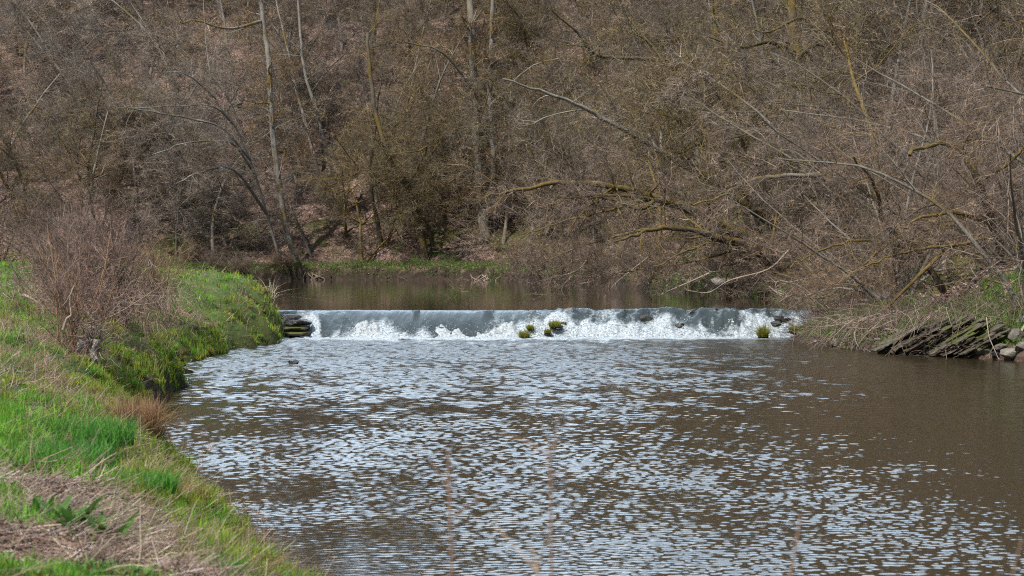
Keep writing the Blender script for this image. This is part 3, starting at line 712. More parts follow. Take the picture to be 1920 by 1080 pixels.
crafted('bare_tree', 212, [rooted([(560, 500, 139), (535, 420, 139), (512, 250, 139), (505, 120, 139), (492, 20, 139), (485, -80, 139)], 0.19, 0.11),
    L_([(492, 40, 139), (430, 55, 136), (370, 40, 134), (340, 45, 132)], 0.10, 0.03)],
    'tall slim trunk rising out of frame left of the pale leaning trunk', bark_='bark_grey', tw='twig_brown', dens=0.9)

# -- thicket over the right bank
thk = [make_tree('thicket_tree', 301, 'thicket'), make_tree('thicket_tree', 302, 'thicket')]
tsp = [(13.6, 50.5, 0.95, 'pink-twigged thicket tree above the slanting rock ledge'), (16.8, 52, 1.1, 'pink-twigged thicket tree at the right edge of the photograph'),
       (11.9, 58, 0.85, 'pink-twigged thicket tree just right of the weir end'), (15.2, 60, 1.15, 'pink-twigged thicket tree behind the one above the rock ledge'),
       (13.0, 66, 1.0, 'pink-twigged thicket tree beside the driftwood pool corner'), (18.4, 64, 1.25, 'tallest pink-twigged thicket tree, far right, second row'),
       (16.3, 72, 1.2, 'pink-twigged thicket tree behind the driftwood, up the bank'), (21.5, 74, 1.3, 'pink-twigged thicket tree rearmost at the right edge'),
       (15.0, 81, 0.8, 'smallest pink-twigged thicket tree, near the stout leaning stem'), (18.6, 82, 1.3, 'pink-twigged thicket tree rearmost, top right of the wood'), (14.6, 55, 0.7, 'low pink-twigged thicket tree over the mossy stones'),
       (15.8, 92, 1.1, 'pink-twigged thicket tree deep behind the oak')]
g = np.random.default_rng(9)
for i, (x, y, s, lab) in enumerate(tsp):
    o = thk[i] if i < 2 else copy_tree(thk[i % 2])
    tag(o, lab, 'tree', 'pink-twigged thicket on the right bank')
    o.location = (x, y, tz(x, y)-0.1); o.scale = (s, s, s); o.rotation_euler = (g.normal(0, .05), -0.12, g.uniform(0, 6.28))
# arching limbs in the thicket
crafted('mossy_tree', 220, [rooted([(1890, 520, 56), (1860, 420, 55), (1830, 330, 54), (1800, 285, 54), (1760, 270, 53), (1700, 290, 52)], 0.12, 0.03),
    L_([(1835, 340, 54), (1900, 300, 53), (1930, 260, 53)], 0.05, 0.02), L_([(1860, 420, 55), (1800, 400, 54), (1740, 405, 53), (1680, 430, 52)], 0.07, 0.02), L_([(1870, 440, 55), (1790, 460, 53), (1700, 470, 52), (1620, 500, 51)], 0.05, 0.015)],
    'mossy-limbed tree inside the pink thicket at right', bark_='bark_mossy', tw='twig_pink', dens=1.3, up=0.0, thick=0.7)
crafted('mossy_tree', 221, [rooted([(1790, 540, 60), (1720, 470, 59), (1660, 420, 58), (1640, 350, 57), (1600, 300, 56)], 0.10, 0.02),
    L_([(1720, 470, 59), (1620, 450, 57), (1540, 470, 56), (1480, 500, 55)], 0.045, 0.012), L_([(1690, 440, 58.5), (1650, 470, 57), (1590, 520, 56), (1555, 545, 56)], 0.04, 0.01)],
    'low mossy tree drooping thin branches over the right end of the weir', bark_='bark_mossy', tw='twig_pink', dens=1.4, up=-0.03, thick=0.7)

# -- bushes on the far and right banks
bproto = make_tree('bush', 401, 'bush', cat='bush'); bproto2 = make_tree('bush', 402, 'bush', cat='bush')
used = [False, False]; bn = []
g = np.random.default_rng(15)
acc_len = 0
seg = RS[7:]
pts = []
for (x0, y0), (x1, y1) in zip(seg[:-1], seg[1:]):
    L = math.hypot(x1-x0, y1-y0)
    if x0 < -45: break
    nrm = np.array([(y1-y0), -(x1-x0)])/L          # towards the land
    for k in range(max(1, int(L/2.6))):
        t = (k+g.random())/max(1, int(L/2.6)); off = abs(g.normal(0.3, 0.9))+0.3
        x, y = x0+(x1-x0)*t+nrm[0]*off, y0+(y1-y0)*t+nrm[1]*off
        if y < 62 and off < 1.5: continue
        if x < -30: continue
        if (610 < 960+x/y*F < 890 or 1150 < 960+x/y*F < 1290) and g.random() < 0.85: continue
        if g.random() < 0.2 or (1290 < 960+x/y*F < 1540 and g.random() < 0.6): continue
        pts.append((x, y))
pts.sort(key=lambda p: p[0]/p[1])
for n, (x, y) in enumerate(pts):
    k = n % 2
    if not used[k]: o = (bproto, bproto2)[k]; used[k] = True
    else: o = copy_tree((bproto, bproto2)[k])
    bn.append(o)
    s = g.uniform(0.55, 1.1)
    o.location = (x, y, tz(x, y)-0.05); o.scale = (s*1.15, s*1.15, s*0.9); o.rotation_euler = (g.normal(0, .15), g.normal(0, .15), g.uniform(0, 6.28))
    where = 'the left far bank' if x/y*F+960 < 760 else 'the far bank behind the smooth fall' if x/y*F+960 < 1030 else 'the pool bank under the leaning stems' if x/y*F+960 < 1420 else 'the right bank by the driftwood'
    tag(o, 'brown twiggy bush', 'bush', 'brown bushes along the water edge'); o['w'] = where
byw = {}
for o in bn: byw.setdefault(o['w'], []).append(o)
for w_, lst in byw.items():
    for n, o in enumerate(lst):
        nm = ORD[n] if n < 14 else ('last' if n == len(lst)-1 else 'later')
        o['label'] = 'brown twiggy bush on ' + w_ + ', ' + nm + ' from left'; del o['w']

# ------------------------------------------------------------------ left bank: reddish bushes
def big_bush(name, seed, x, y, h, spread, n, label, stems='bark_orange', tw='twig_red'):
    g = np.random.default_rng(seed); z = tz(x, y)
    root = empty(name, (x, y, z), label, 'bush')
    d = np.stack([g.normal(0, spread, n), g.normal(0, spread, n), np.ones(n)], -1)
    st = np.concatenate([g.normal(0, .10+0.03*n**0.5, (n, 2)), np.full((n, 1), -0.1)], 1)
    P0, R0 = grow(g, st, d, h*g.uniform(0.6, 1.02, n), g.uniform(.008, .02, n), 12, 0.055, 0.035, 0.25)
    P1, R1 = sprout(g, P0, R0, 12, 0.15, 1.0, 0.18, 0.42, 20, 60, 0.55, 7, 0.09, 0.03, 0.3, 0.9, rmin=.0035)
    P2, R2 = sprout(g, P1, R1, 6, 0.1, 1.0, 0.3, 0.7, 20, 50, 0.6, 4, 0.10, 0.03, 0.4, 0.9, rmin=.0024)
    P3, R3 = sprout(g, P2, R2, 3, 0.1, 1.0, 0.4, 0.8, 20, 50, 0.7, 3, 0.10, 0.02, 0.5, 0.9, rmin=.0018)
    tr = Acc(); cr = Acc()
    tr.tube(P0, R0, 6, 0); cr.tube(P1, R1, 4, 0, lum(g, len(P1))); cr.tube(P2, R2, 3, 0, lum(g, len(P2))); cr.tube(P3, R3, 3, 0, lum(g, len(P3)))
    link('stem', tr.mesh(name+'_stem', [M[stems]]), root); link('crown', cr.mesh(name+'_crown', [M[tw]], tint=True), root)
big_bush('willow_bush', 501, -6.65, 30.0, 2.5, 0.28, 18, 'reddish bush with orange-brown stems above the ragged flood debris')
big_bush('willow_bush', 502, -7.75, 36.5, 2.5, 0.30, 50, 'reddish bush just behind the orange-stemmed one', 'deadwood')
big_bush('willow_bush', 503, -9.3, 40, 2.7, 0.30, 46, 'reddish bush at the meadow edge, leftmost of the three', 'deadwood')
big_bush('willow_bush', 504, -8.9, 47, 1.9, 0.42, 32, 'low spreading brown bush on the grassy bank near the weir', 'deadwood', 'twig_brown')

# ------------------------------------------------------------------ grass and litter
def blades(g, x, y, z, h, w, tint, lean=0.5, segs=3):
    n = len(x); a = g.uniform(0, 2*PI, n); fa = g.uniform(0, 2*PI, n)
    side = np.stack([np.cos(fa), np.sin(fa), np.zeros(n)], -1)
    ld = np.stack([np.cos(a), np.sin(a), np.zeros(n)], -1); le = np.abs(g.normal(0, lean, n))[:, None]
    base = np.stack([x, y, z], -1)
    V = []; ts = [0, 0.4, 0.75]; wsc = [0.8, 1.0, 0.6]
    for t, ws in zip(ts, wsc):
        c = base + np.array([0, 0, 1.0])*(h*t)[:, None]*(1-0.3*le*t) + ld*(h[:, None]*le*t**2)
        V += [c - side*(w*ws*0.5)[:, None], c + side*(w*ws*0.5)[:, None]]
    V.append(base + np.array([0, 0, 1.0])*h[:, None]*(1-0.3*np.minimum(le, 2)) + ld*(h[:, None]*le))
    V = np.stack(V, 1); o = np.arange(n)[:, None]*7
    q = np.concatenate([o+np.array([[0, 1, 3, 2]]), o+np.array([[2, 3, 5, 4]])]); t3 = o+np.array([[4, 5, 6]])
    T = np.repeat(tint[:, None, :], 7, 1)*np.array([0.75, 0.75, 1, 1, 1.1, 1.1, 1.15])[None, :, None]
    return V.reshape(-1, 3), [q, t3], T.reshape(-1, 3)
def pick(g, cols, n, jit=0.25):
    c = np.array(cols)[g.integers(0, len(cols), n)]
    return c*g.uniform(1-jit, 1+jit, (n, 1))*g.uniform(0.9, 1.1, (n, 3))
def sample_left(g, n, y0, y1, p=1.6, dmin=-0.1, dmax=99):
    out = []
    tot = 0
    while tot < n:
        m = n*3
        u = g.random(m); y = (y0**(1-p)+u*(y1**(1-p)-y0**(1-p)))**(1/(1-p))
        x = g.uniform(-0.31, -0.0, m)*(y) - 0.3*g.random(m)
        z, dl, dr = terrain(x, y, True)
        k = (dl > dmin) & (dl < dmax) & (z > -0.05)
        out.append(np.stack([x[k], y[k], z[k], dl[k]], -1)); tot += k.sum()
    return np.concatenate(out)[:n].T
def litter_mask(x, y):     # the bare, straw-strewn places
    xr = -1.9-0.28*(y-11)
    near = np.clip((xr-x)/0.3+0.5, 0, 1)*np.clip((14.0-y)/0.6, 0, 1)*np.clip((y-9.6)/0.9, 0, 1)*np.clip(0.45+4.5*(fbm(x*2.4, y*1.8, s=47, o=3)-0.40), 0, 1)
    return near
g = np.random.default_rng(31)
# green turf
x, y, z, d = sample_left(g, 330000, 8.0, 75, 1.35)
pn = fbm(x*0.8, y*0.45, s=41, o=3); pn2 = fbm(x*2.2, y*1.5, s=42, o=3)
lm = litter_mask(x, y)
keep = (g.random(len(x)) > lm*0.93) & (pn2 + 0.25*np.clip(pn-0.45, -1, 1) > 0.40)
keep &= (y > 10.5) | (g.random(len(x)) < 0.6); keep &= ~((z < 0.3) & (d > 0) & (y > 22) & (y < 43) & (pn2 > 0.58)); keep &= ~((z > 0.75) & (z < 0.95) & (y > 44) & (pn2 > 0.52))
band = np.exp(-((d-1.1)/0.9)**2)*((y > 17) & (y < 45))    # brown, weedy strip along the bank
keep &= g.random(len(x)) > band*0.2
x, y, z, d, pn, pn2 = [a[keep] for a in (x, y, z, d, pn, pn2)]
n = len(x)
edge = np.clip(1-d/1.3, 0, 1)
lush = [(0.11, 0.26, 0.025), (0.15, 0.32, 0.03), (0.09, 0.21, 0.025), (0.19, 0.35, 0.045)]
yel = [(0.22, 0.29, 0.03), (0.28, 0.31, 0.035), (0.16, 0.22, 0.025), (0.23, 0.22, 0.04)]
col = np.where(((g.random(n) < 0.15+edge*0.75) | (pn > 0.60))[:, None], pick(g, yel, n), pick(g, lush, n))
strawp = [(0.42, 0.33, 0.20), (0.30, 0.22, 0.13), (0.5, 0.42, 0.28)]
col = np.where((g.random(n) < 0.05+0.08*(pn2 < 0.46))[:, None], pick(g, strawp, n), col)
h = g.uniform(0.04, 0.15, n)*np.where(y < 10.4, 0.4, 1)*(0.35+1.5*np.clip(fbm(x*3.5, y*2.5, s=40, o=2), 0, 1))*np.interp(d, [0, 1, 4], [0.6, 0.85, 1.1]) ; w = 0.0035+0.00021*y
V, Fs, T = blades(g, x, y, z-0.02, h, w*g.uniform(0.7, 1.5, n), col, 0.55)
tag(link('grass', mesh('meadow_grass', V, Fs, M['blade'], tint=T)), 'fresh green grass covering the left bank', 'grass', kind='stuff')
# tall fuller tufts of bright grass
x, y, z, d = sample_left(g, 2300, 9, 68, 1.3, 0.1)
lm = litter_mask(x, y); pn = fbm(x*0.5, y*0.3, s=43, o=3)
k = (lm < 0.5) & (pn > 0.43); x, y, z, d = x[k], y[k], z[k], d[k]; nt_ = len(x); m = 34
X2 = np.repeat(x, m) + g.normal(0, 0.06, nt_*m); Y2 = np.repeat(y, m) + g.normal(0, 0.08, nt_*m); Z2 = np.repeat(z, m)-0.02
hb = np.repeat(g.uniform(0.10, 0.25, nt_)*np.where(y < 10.6, 0.4, 1), m)*g.uniform(0.5, 1.1, nt_*m)
cl = np.repeat(np.where((d < 1.2)[:, None], pick(g, yel, nt_, .2), pick(g, lush, nt_, .2)), m, 0)*g.uniform(0.8, 1.25, (nt_*m, 1))
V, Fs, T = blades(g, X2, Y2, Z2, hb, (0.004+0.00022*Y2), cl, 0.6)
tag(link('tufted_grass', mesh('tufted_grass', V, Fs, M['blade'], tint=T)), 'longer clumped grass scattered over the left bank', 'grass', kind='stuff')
# yellow-green sedge standing in the shallows along the edge
x, y, z, d = sample_left(g, 40000, 14, 60, 1.1, -0.55, 0.5)
pe = fbm(x*1.2, y*0.8, s=44, o=3); k = pe > 0.50 + np.where(d < 0, 0.06, 0); x, y, z = x[k], y[k], z[k]; n = len(x)
V, Fs, T = blades(g, x, y, np.maximum(z, -0.05), g.uniform(0.08, 0.26, n), 0.005+0.0002*y, pick(g, [(0.16, 0.24, 0.03), (0.22, 0.26, 0.035), (0.11, 0.19, 0.03)], n), 0.3)
tag(link('sedge', mesh('sedge', V, Fs, M['blade'], tint=T)), 'yellow-green sedge standing along the left waterline', 'grass', kind='stuff')
# hummocks of moss-yellow grass crowding the waterline
x, y, z, d = sample_left(g, 1500, 12, 62, 1.02, -0.12, 0.8); k = fbm(x*1.6, y*1.0, s=33, o=2) > 0.44; x, y, z, d = x[k], y[k], z[k], d[k]; nt_ = len(x); m = 46
rr_ = np.repeat(g.uniform(0.06, 0.2, nt_), m); aa = g.uniform(0, 6.28, nt_*m)
X2 = np.repeat(x, m)+np.cos(aa)*rr_*g.random(nt_*m); Y2 = np.repeat(y, m)+np.sin(aa)*rr_*g.random(nt_*m)
cl = np.repeat(pick(g, yel+lush[:2]+[(0.22, 0.14, 0.06)], nt_, .25), m, 0)*g.uniform(0.7, 1.3, (nt_*m, 1))
V, Fs, T = blades(g, X2, Y2, np.maximum(np.repeat(z, m), -0.02), np.repeat(g.uniform(0.06, 0.24, nt_), m)*g.uniform(0.5, 1.1, nt_*m), 0.004+0.00022*Y2, cl, 0.8)
tag(link('mossy_grass', mesh('mossy_grass', V, Fs, M['blade'], tint=T)), 'ragged yellow-green hummocks crowding the left waterline', 'grass', kind='stuff')
# dry straw and dead stems lying and leaning
x, y, z, d = sample_left(g, 46000, 8, 64, 1.35, 0.0)
lm = litter_mask(x, y); pn = fbm(x*0.9, y*0.55, s=45, o=3); band = np.exp(-((d-1.2)/1.0)**2)*((y > 14) & (y < 62))
k = g.random(len(x)) < (lm*0.6 + 0.18*band*(pn > 0.52) + 0.012 + 0.22*(pn > 0.62)); x, y, z = x[k], y[k], z[k]; lmk = lm[k]; n = len(x)
el = np.abs(g.normal(0, 0.2, n)) + np.where(lmk > 0.4, 0, g.random(n)**2*0.9); az = g.normal(0.2, 1.0, n)
dr_ = np.stack([np.cos(el)*np.cos(az), np.cos(el)*np.sin(az), np.sin(el)], -1)
P, R = grow(g, np.stack([x, y, z+0.012+g.random(n)*0.05*lmk], -1), dr_, g.uniform(0.08, 0.42, n), (0.0017+0.00008*y)*g.uniform(0.6, 1.8, n), 4, 0.12, -0.03, 0.5)
acc = Acc(); acc.tube(P, R, 3, 0, pick(g, [(0.30, 0.22, 0.15), (0.21, 0.14, 0.10), (0.40, 0.32, 0.24), (0.15, 0.10, 0.075), (0.26, 0.18, 0.14)], n))
x, y, z, d = sample_left(g, 90000, 8.5, 15, 1.2, 0.3); k = litter_mask(x, y) > 0.25; x, y, z = x[k][:20000], y[k][:20000], z[k][:20000]; n = len(x)
az = g.uniform(0, 6.28, n); el = g.normal(0.05, 0.2, n)
P, R = grow(g, np.stack([x, y, z+g.random(n)*0.07], -1), np.stack([np.cos(el)*np.cos(az), np.cos(el)*np.sin(az), np.sin(el)], -1), g.uniform(0.04, 0.28, n), g.uniform(0.0015, 0.006, n), 3, 0.12, -0.02, 0.6)
acc.tube(P, R, 3, 0, pick(g, [(0.34, 0.24, 0.185), (0.22, 0.15, 0.115), (0.50, 0.41, 0.33), (0.13, 0.085, 0.07), (0.30, 0.21, 0.17)], n))
tag(link('dry_litter', acc.mesh('dry_litter', [M['stick']], tint=True)), 'dry straw and broken dead stems strewn over the left bank', 'litter', kind='stuff')

# dead reddish weeds standing along the left bank
x, y, z, d = sample_left(g, 26000, 17, 60, 1.2, 0.3, 3.4); pn = fbm(x*1.3, y*0.8, s=49, o=3); k = ((pn > 0.585) & (g.random(len(x)) < 0.6)) | ((z > 0.7) & (z < 1.0) & (y > 42) & (pn > 0.45)); x, y, z = x[k], y[k], z[k]; n = len(x)
el = np.abs(g.normal(1.0, 0.4, n)); az = g.uniform(0, 6.28, n)
P, R = grow(g, np.stack([x, y, z-0.02], -1), np.stack([np.cos(az)*np.cos(el), np.sin(az)*np.cos(el), np.sin(el)], -1), g.uniform(0.10, 0.42, n), (0.002+0.00006*y)*g.uniform(.6, 1.6, n), 5, 0.2, -0.04, 0.4)
P1, R1 = sprout(g, P, R, 3, 0.3, 1.0, 0.2, 0.5, 30, 70, 0.7, 3, 0.2, 0, 0.5, 0.9, rmin=0.0018)
acc = Acc(); wcol = pick(g, [(0.24, 0.14, 0.10), (0.34, 0.22, 0.16), (0.15, 0.09, 0.07), (0.40, 0.30, 0.23)], n); acc.tube(P, R, 3, 0, wcol); acc.tube(P1, R1, 3, 0, np.repeat(wcol, 3, 0))
tag(link('dead_weeds', acc.mesh('dead_weeds', [M['stick']], tint=True)), 'brown dead weeds matted along the left bank', 'weeds', kind='stuff')

# moss-green grass and herbs on the wooded banks
def sample_right(g, n, y0, y1, d0, d1):
    out = []; tot = 0
    while tot < n:
        m = n*4; y = g.uniform(y0, y1, m); x = g.uniform(-0.3, 0.32, m)*y
        dr = sdist(x, y, RS, RP); k = (dr > d0) & (dr < d1)
        out.append(np.stack([x[k], y[k]], -1)); tot += k.sum()
    o = np.concatenate(out)[:n]; z = terrain(o[:, 0], o[:, 1]); return o[:, 0], o[:, 1], z
x, y, z = sample_right(g, 150000, 46, 140, 0.15, 5.5)
dr = sdist(x, y, RS, RP)
pn = fbm(x*0.45, y*0.3, s=46, o=3) + np.where((y > 130) & (dr < 2.2), 0.12, 0) - 0.02*dr
k = (pn > 0.515) | ((y < 53) & (pn > 0.40)) | ((y > 84) & (dr > 0.25) & (dr < 1.7) & (pn > 0.36)); x, y, z = x[k], y[k], z[k]; n = len(x)
V, Fs, T = blades(g, x, y, z-0.02, g.uniform(0.12, 0.38, n), 0.006+0.00018*y, pick(g, [(0.08, 0.20, 0.025), (0.12, 0.25, 0.035), (0.16, 0.22, 0.035), (0.07, 0.15, 0.02)], n), 0.9)
tag(link('bank_grass', mesh('bank_grass', V, Fs, M['blade'], tint=T)), 'patches of green grass and herbs on the far and right banks', 'grass', kind='stuff')
# fallen leaves and sticks on the wooded slope
x, y, z = sample_right(g, 90000, 46, 175, 0.3, 40); n = len(x)
az = g.uniform(0, 6.28, n); s_ = g.uniform(0.04, 0.11, n)
tn = g.normal(0, 0.5, (n, 2))
ux = np.stack([np.cos(az), np.sin(az), tn[:, 0]], -1)*s_[:, None]; uy = np.stack([-np.sin(az), np.cos(az), tn[:, 1]], -1)*(s_*0.7)[:, None]
ctr = np.stack([x, y, z+0.04], -1)
V = np.stack([ctr-ux, ctr-uy*0.8, ctr+ux+np.array([0, 0, .02]), ctr+uy*0.8], 1).reshape(-1, 3)
q = np.arange(n*4).reshape(-1, 4)
tag(link('fallen_leaves', mesh('fallen_leaves', V, [q], M['stick'], tint=np.repeat(pick(g, [(0.30, 0.195, 0.155), (0.21, 0.135, 0.105), (0.40, 0.29, 0.245), (0.25, 0.175, 0.12)], n), 4, 0))), 'pinkish brown fallen leaves carpeting the wooded slope', 'leaves', kind='stuff')
x, y, z = sample_right(g, 26000, 47, 139, -0.1, 3.0); n = len(x)
az = g.uniform(0, 6.28, n); el = g.normal(0.2, 0.5, n)
P, R = grow(g, np.stack([x, y, z+0.05], -1), np.stack([np.cos(el)*np.cos(az), np.cos(el)*np.sin(az), np.sin(el)], -1), g.uniform(0.2, 1.1, n), g.uniform(0.004, 0.011, n), 5, 0.2, -0.06, 0.4)
acc = Acc(); acc.tube(P, R, 3, 0, pick(g, [(0.14, 0.10, 0.075), (0.20, 0.145, 0.115), (0.09, 0.065, 0.05), (0.27, 0.21, 0.17)], n))
tag(link('brushwood', acc.mesh('brushwood', [M['stick']], tint=True)), 'fine brown brushwood and roots hanging over the wooded banks', 'brushwood', kind='stuff')

# ------------------------------------------------------------------ rocks
def rock(name, c, size, seed, mat, label, cat='rock', group=None, rotz=0.0, flat=0.0, tilt=0.0):
    g = np.random.default_rng(seed)
    nu, nv = 26, 16
    u = np.linspace(0, 2*PI, nu, endpoint=False); v = np.linspace(0.02, PI-0.02, nv)
    Uu, Vv = np.meshgrid(u, v)
    D = np.stack([np.sin(Vv)*np.cos(Uu), np.sin(Vv)*np.sin(Uu), np.cos(Vv)], -1)
    # chop with random planes for faces and edges
    r = np.full(D.shape[:2], 1.25)
    for k in range(24):
        n = norm(g.normal(0, 1, 3)); h = g.uniform(0.62, 0.95); dd = (D*n).sum(-1); r = np.minimum(r, np.where(dd > 0.05, h/np.maximum(dd, .05), 9))
    for n in ((0, 0, 1), (0, 0, -1)): dd = (D*np.array(n)).sum(-1); r = np.minimum(r, np.where(dd > 0.05, (0.8-flat)/np.maximum(dd, .05), 9))
    r = r*(0.90+0.2*fbm(D[..., 0]*2+seed, D[..., 1]*2, D[..., 2]*2, s=seed))
    P = D*r[..., None]*np.array(size)
    ca, sa = math.cos(tilt), math.sin(tilt); P = np.stack([P[..., 0]*ca+P[..., 2]*sa, P[..., 1], -P[..., 0]*sa+P[..., 2]*ca], -1)
    idx = np.arange(nu*nv).reshape(nv, nu); a1 = np.roll(idx, -1, 1)
    q = np.stack([idx[:-1], idx[1:], a1[1:], a1[:-1]], -1).reshape(-1, 4)
    o = link(name, mesh(name, P.reshape(-1, 3), [q, idx[0:1], idx[-1:, ::-1]], M[mat], smooth=False), loc=tuple(c)); o.rotation_euler = (0, 0, rotz)
    o.data.polygons.foreach_set('use_smooth', np.zeros(len(o.data.polygons), bool)) if False else None
    return tag(o, label, cat, group)
def on(px, py, Y, lift=0.0): p = at(px, py, Y); return (p[0], p[1], p[2]+lift)
rock('rock', on(549, 682, 44.5, 0.03), (0.13, 0.12, 0.10), 1, 'rock_wet', 'small dark stone poking out of the rippled water by the left bank')
rock('rock', on(1075, 582, 60.3), (0.26, 0.2, 0.12), 2, 'rock_brown', 'reddish brown stone lodged on the weir crest', flat=0.2, tilt=0.12)
rock('rock', on(545, 594, 59.3), (0.42, 0.45, 0.13), 3, 'rock_wet', 'dark wet slab at the left end of the weir crest', flat=0.25)
rock('rock', on(556, 605, 59.0), (0.52, 0.45, 0.17), 4, 'rock_wet', 'black wet ledge stone left of the fall, topmost of its stack', flat=0.3)
rock('rock', on(550, 617, 58.8), (0.58, 0.45, 0.14), 5, 'slate', 'flat brown ledge stone under the black one left of the fall', flat=0.3)
rock('rock', on(547, 626, 58.6), (0.62, 0.45, 0.12), 6, 'slate', 'lowest ledge stone left of the fall, at the waterline', flat=0.3)
rock('rock', on(516, 633, 58.2), (0.20, 0.2, 0.06), 7, 'rock_wet', 'small flat wet stone at the grassy bank corner', flat=0.3)
rock('boulder', on(1358, 535, 82), (0.55, 0.5, 0.42), 8, 'rock_pale', 'pale rounded boulder on the pool bank behind the weir', 'rock')
rl = [(1892, 662, 46.3, .30, .16, 'rock_pale', 'pale flat stone at the waterline on the right edge'), (1850, 632, 47.5, .36, .26, 'rock_mossy', 'big mossy stone beside the slanting ledge'),
      (1905, 625, 47.3, .26, .2, 'rock', 'grey stone on the right edge above the pale flat one'), (1838, 655, 46.9, .34, .14, 'rock_mossy', 'low mossy stone touching the water right of the ledge'),
      (1875, 648, 47, .2, .12, 'rock', 'small grey stone between mossy and pale stones'), (1915, 648, 46.6, .2, .14, 'rock', 'grey stone at the very right edge by the water'),
      (1888, 605, 48, .22, .15, 'rock_mossy', 'mossy stone highest in the right-edge heap'), (1920, 600, 48, .22, .16, 'rock_pale', 'pale stone top of the right-edge heap'),
      (1865, 665, 46.5, .14, .08, 'rock_wet', 'small dark stone at the water below the mossy ones')]
for i, (a, b, Y, s1, s2, mt, lab) in enumerate(rl):
    hp = hit(a, b+s2*40, 40, 60)
    rock('rock', (hp[0], hp[1]-0.1, hp[2]+s2*0.3), (s1, s1*0.8, s2), 20+i, mt, lab, group='stones at the right edge', rotz=i)
g = np.random.default_rng(61)
# rubble of the right weir end
acc_n = 0
wheres = ['nearest the foam', 'beside the moss cushion', 'amid the pale rubble', 'at the waterline', 'under the brushwood', 'next to the slanting ledge']
for i in range(34):
    px = g.uniform(1500, 1680); lo = np.interp(px, [1480, 1530, 1640, 1700], [628, 648, 658, 662]); py = lo - abs(g.normal(0, 14)); Y = np.interp(px, [1480, 1530, 1640, 1700], [58.8, 54, 50.5, 49])+ (lo-py)*0.06
    p = at(px, py, Y); s = g.uniform(0.06, 0.17)
    z = max(tz(p[0], p[1]), 0)
    mt = ['rock_pale', 'rock', 'rock_mossy', 'rock_pale'][i % 4]
    rock('rock', (p[0], p[1], z+0.02), (s, s*g.uniform(.6, 1), s*g.uniform(.4, .7)), 40+i, mt, {'rock_pale': 'small pale stone', 'rock': 'small grey stone', 'rock_mossy': 'small mossy stone'}[mt] + ' in the rubble between the weir end and the slanting ledge', group={'rock_pale': 'pale', 'rock': 'grey', 'rock_mossy': 'mossy'}[mt] + ' rubble at the right weir end', rotz=g.uniform(0, 6))
# slanting strata
g = np.random.default_rng(62)
V = []; Fq = []; cnt_ = 0
box = np.array([(sx, sy, sz) for sx in (-1, 1) for sy in (-1, 1) for sz in (-1, 1)], float)
bf = np.array([(0, 1, 3, 2), (4, 6, 7, 5), (0, 4, 5, 1), (2, 3, 7, 6), (0, 2, 6, 4), (1, 5, 7, 3)])
ledge_c = at(1760, 640, 48.5)
for i in range(210):
    th = math.radians(33+g.normal(0, 2.2))
    k = g.uniform(0, 0.8); px = 1655+ (1870-1655)*k + g.normal(0, 6); low = np.interp(px, [1640, 1880], [658, 668])
    L = g.uniform(0.3, 1.35)*np.interp(k, [0, 0.3, 1], [0.6, 1, 0.75]); t_ = g.uniform(0.008, 0.026)*(2.2 if g.random() < 0.12 else 1); dp = g.uniform(0.25, 0.6)
    Yc = 49.5 - k*3.2 + g.uniform(-0.3, 0.6)
    o = at(px, low - g.random()**1.5*22, Yc)
    n1 = 9
    us_ = np.linspace(-0.12, 1, n1)
    for a in range(n1):
        c = o + np.array([math.cos(th)*L*us_[a], -0.42*us_[a]*L, math.sin(th)*L*us_[a]])
        up_ = np.array([-math.sin(th), 0, math.cos(th)])
        e1 = g.normal(0, 0.02); tt = t_*(1-0.6*max(0, us_[a])**2) + g.normal(0, .003); c = c + g.normal(0, 0.006, 3)
        V += [c-up_*tt+np.array([0, -dp/2+e1*2, 0]), c+up_*tt+np.array([0, -dp/2+e1*3, 0]), c+up_*tt+np.array([0, dp/2, 0]), c-up_*tt+np.array([0, dp/2, 0])]
    b0 = cnt_
    for a in range(n1-1):
        for s_ in range(4):
            Fq.append([b0+a*4+s_, b0+a*4+(s_+1) % 4, b0+(a+1)*4+(s_+1) % 4, b0+(a+1)*4+s_])
    Fq.append([b0, b0+3, b0+2, b0+1]); e = b0+(n1-1)*4; Fq.append([e, e+1, e+2, e+3]); cnt_ += n1*4
tag(link('rock_ledge', mesh('rock_ledge', np.array(V)-ledge_c, [np.array(Fq)], M['slate'], smooth=False), loc=tuple(ledge_c)), 'outcrop of slanting mossy slate layers dipping into the river at right', 'rock')

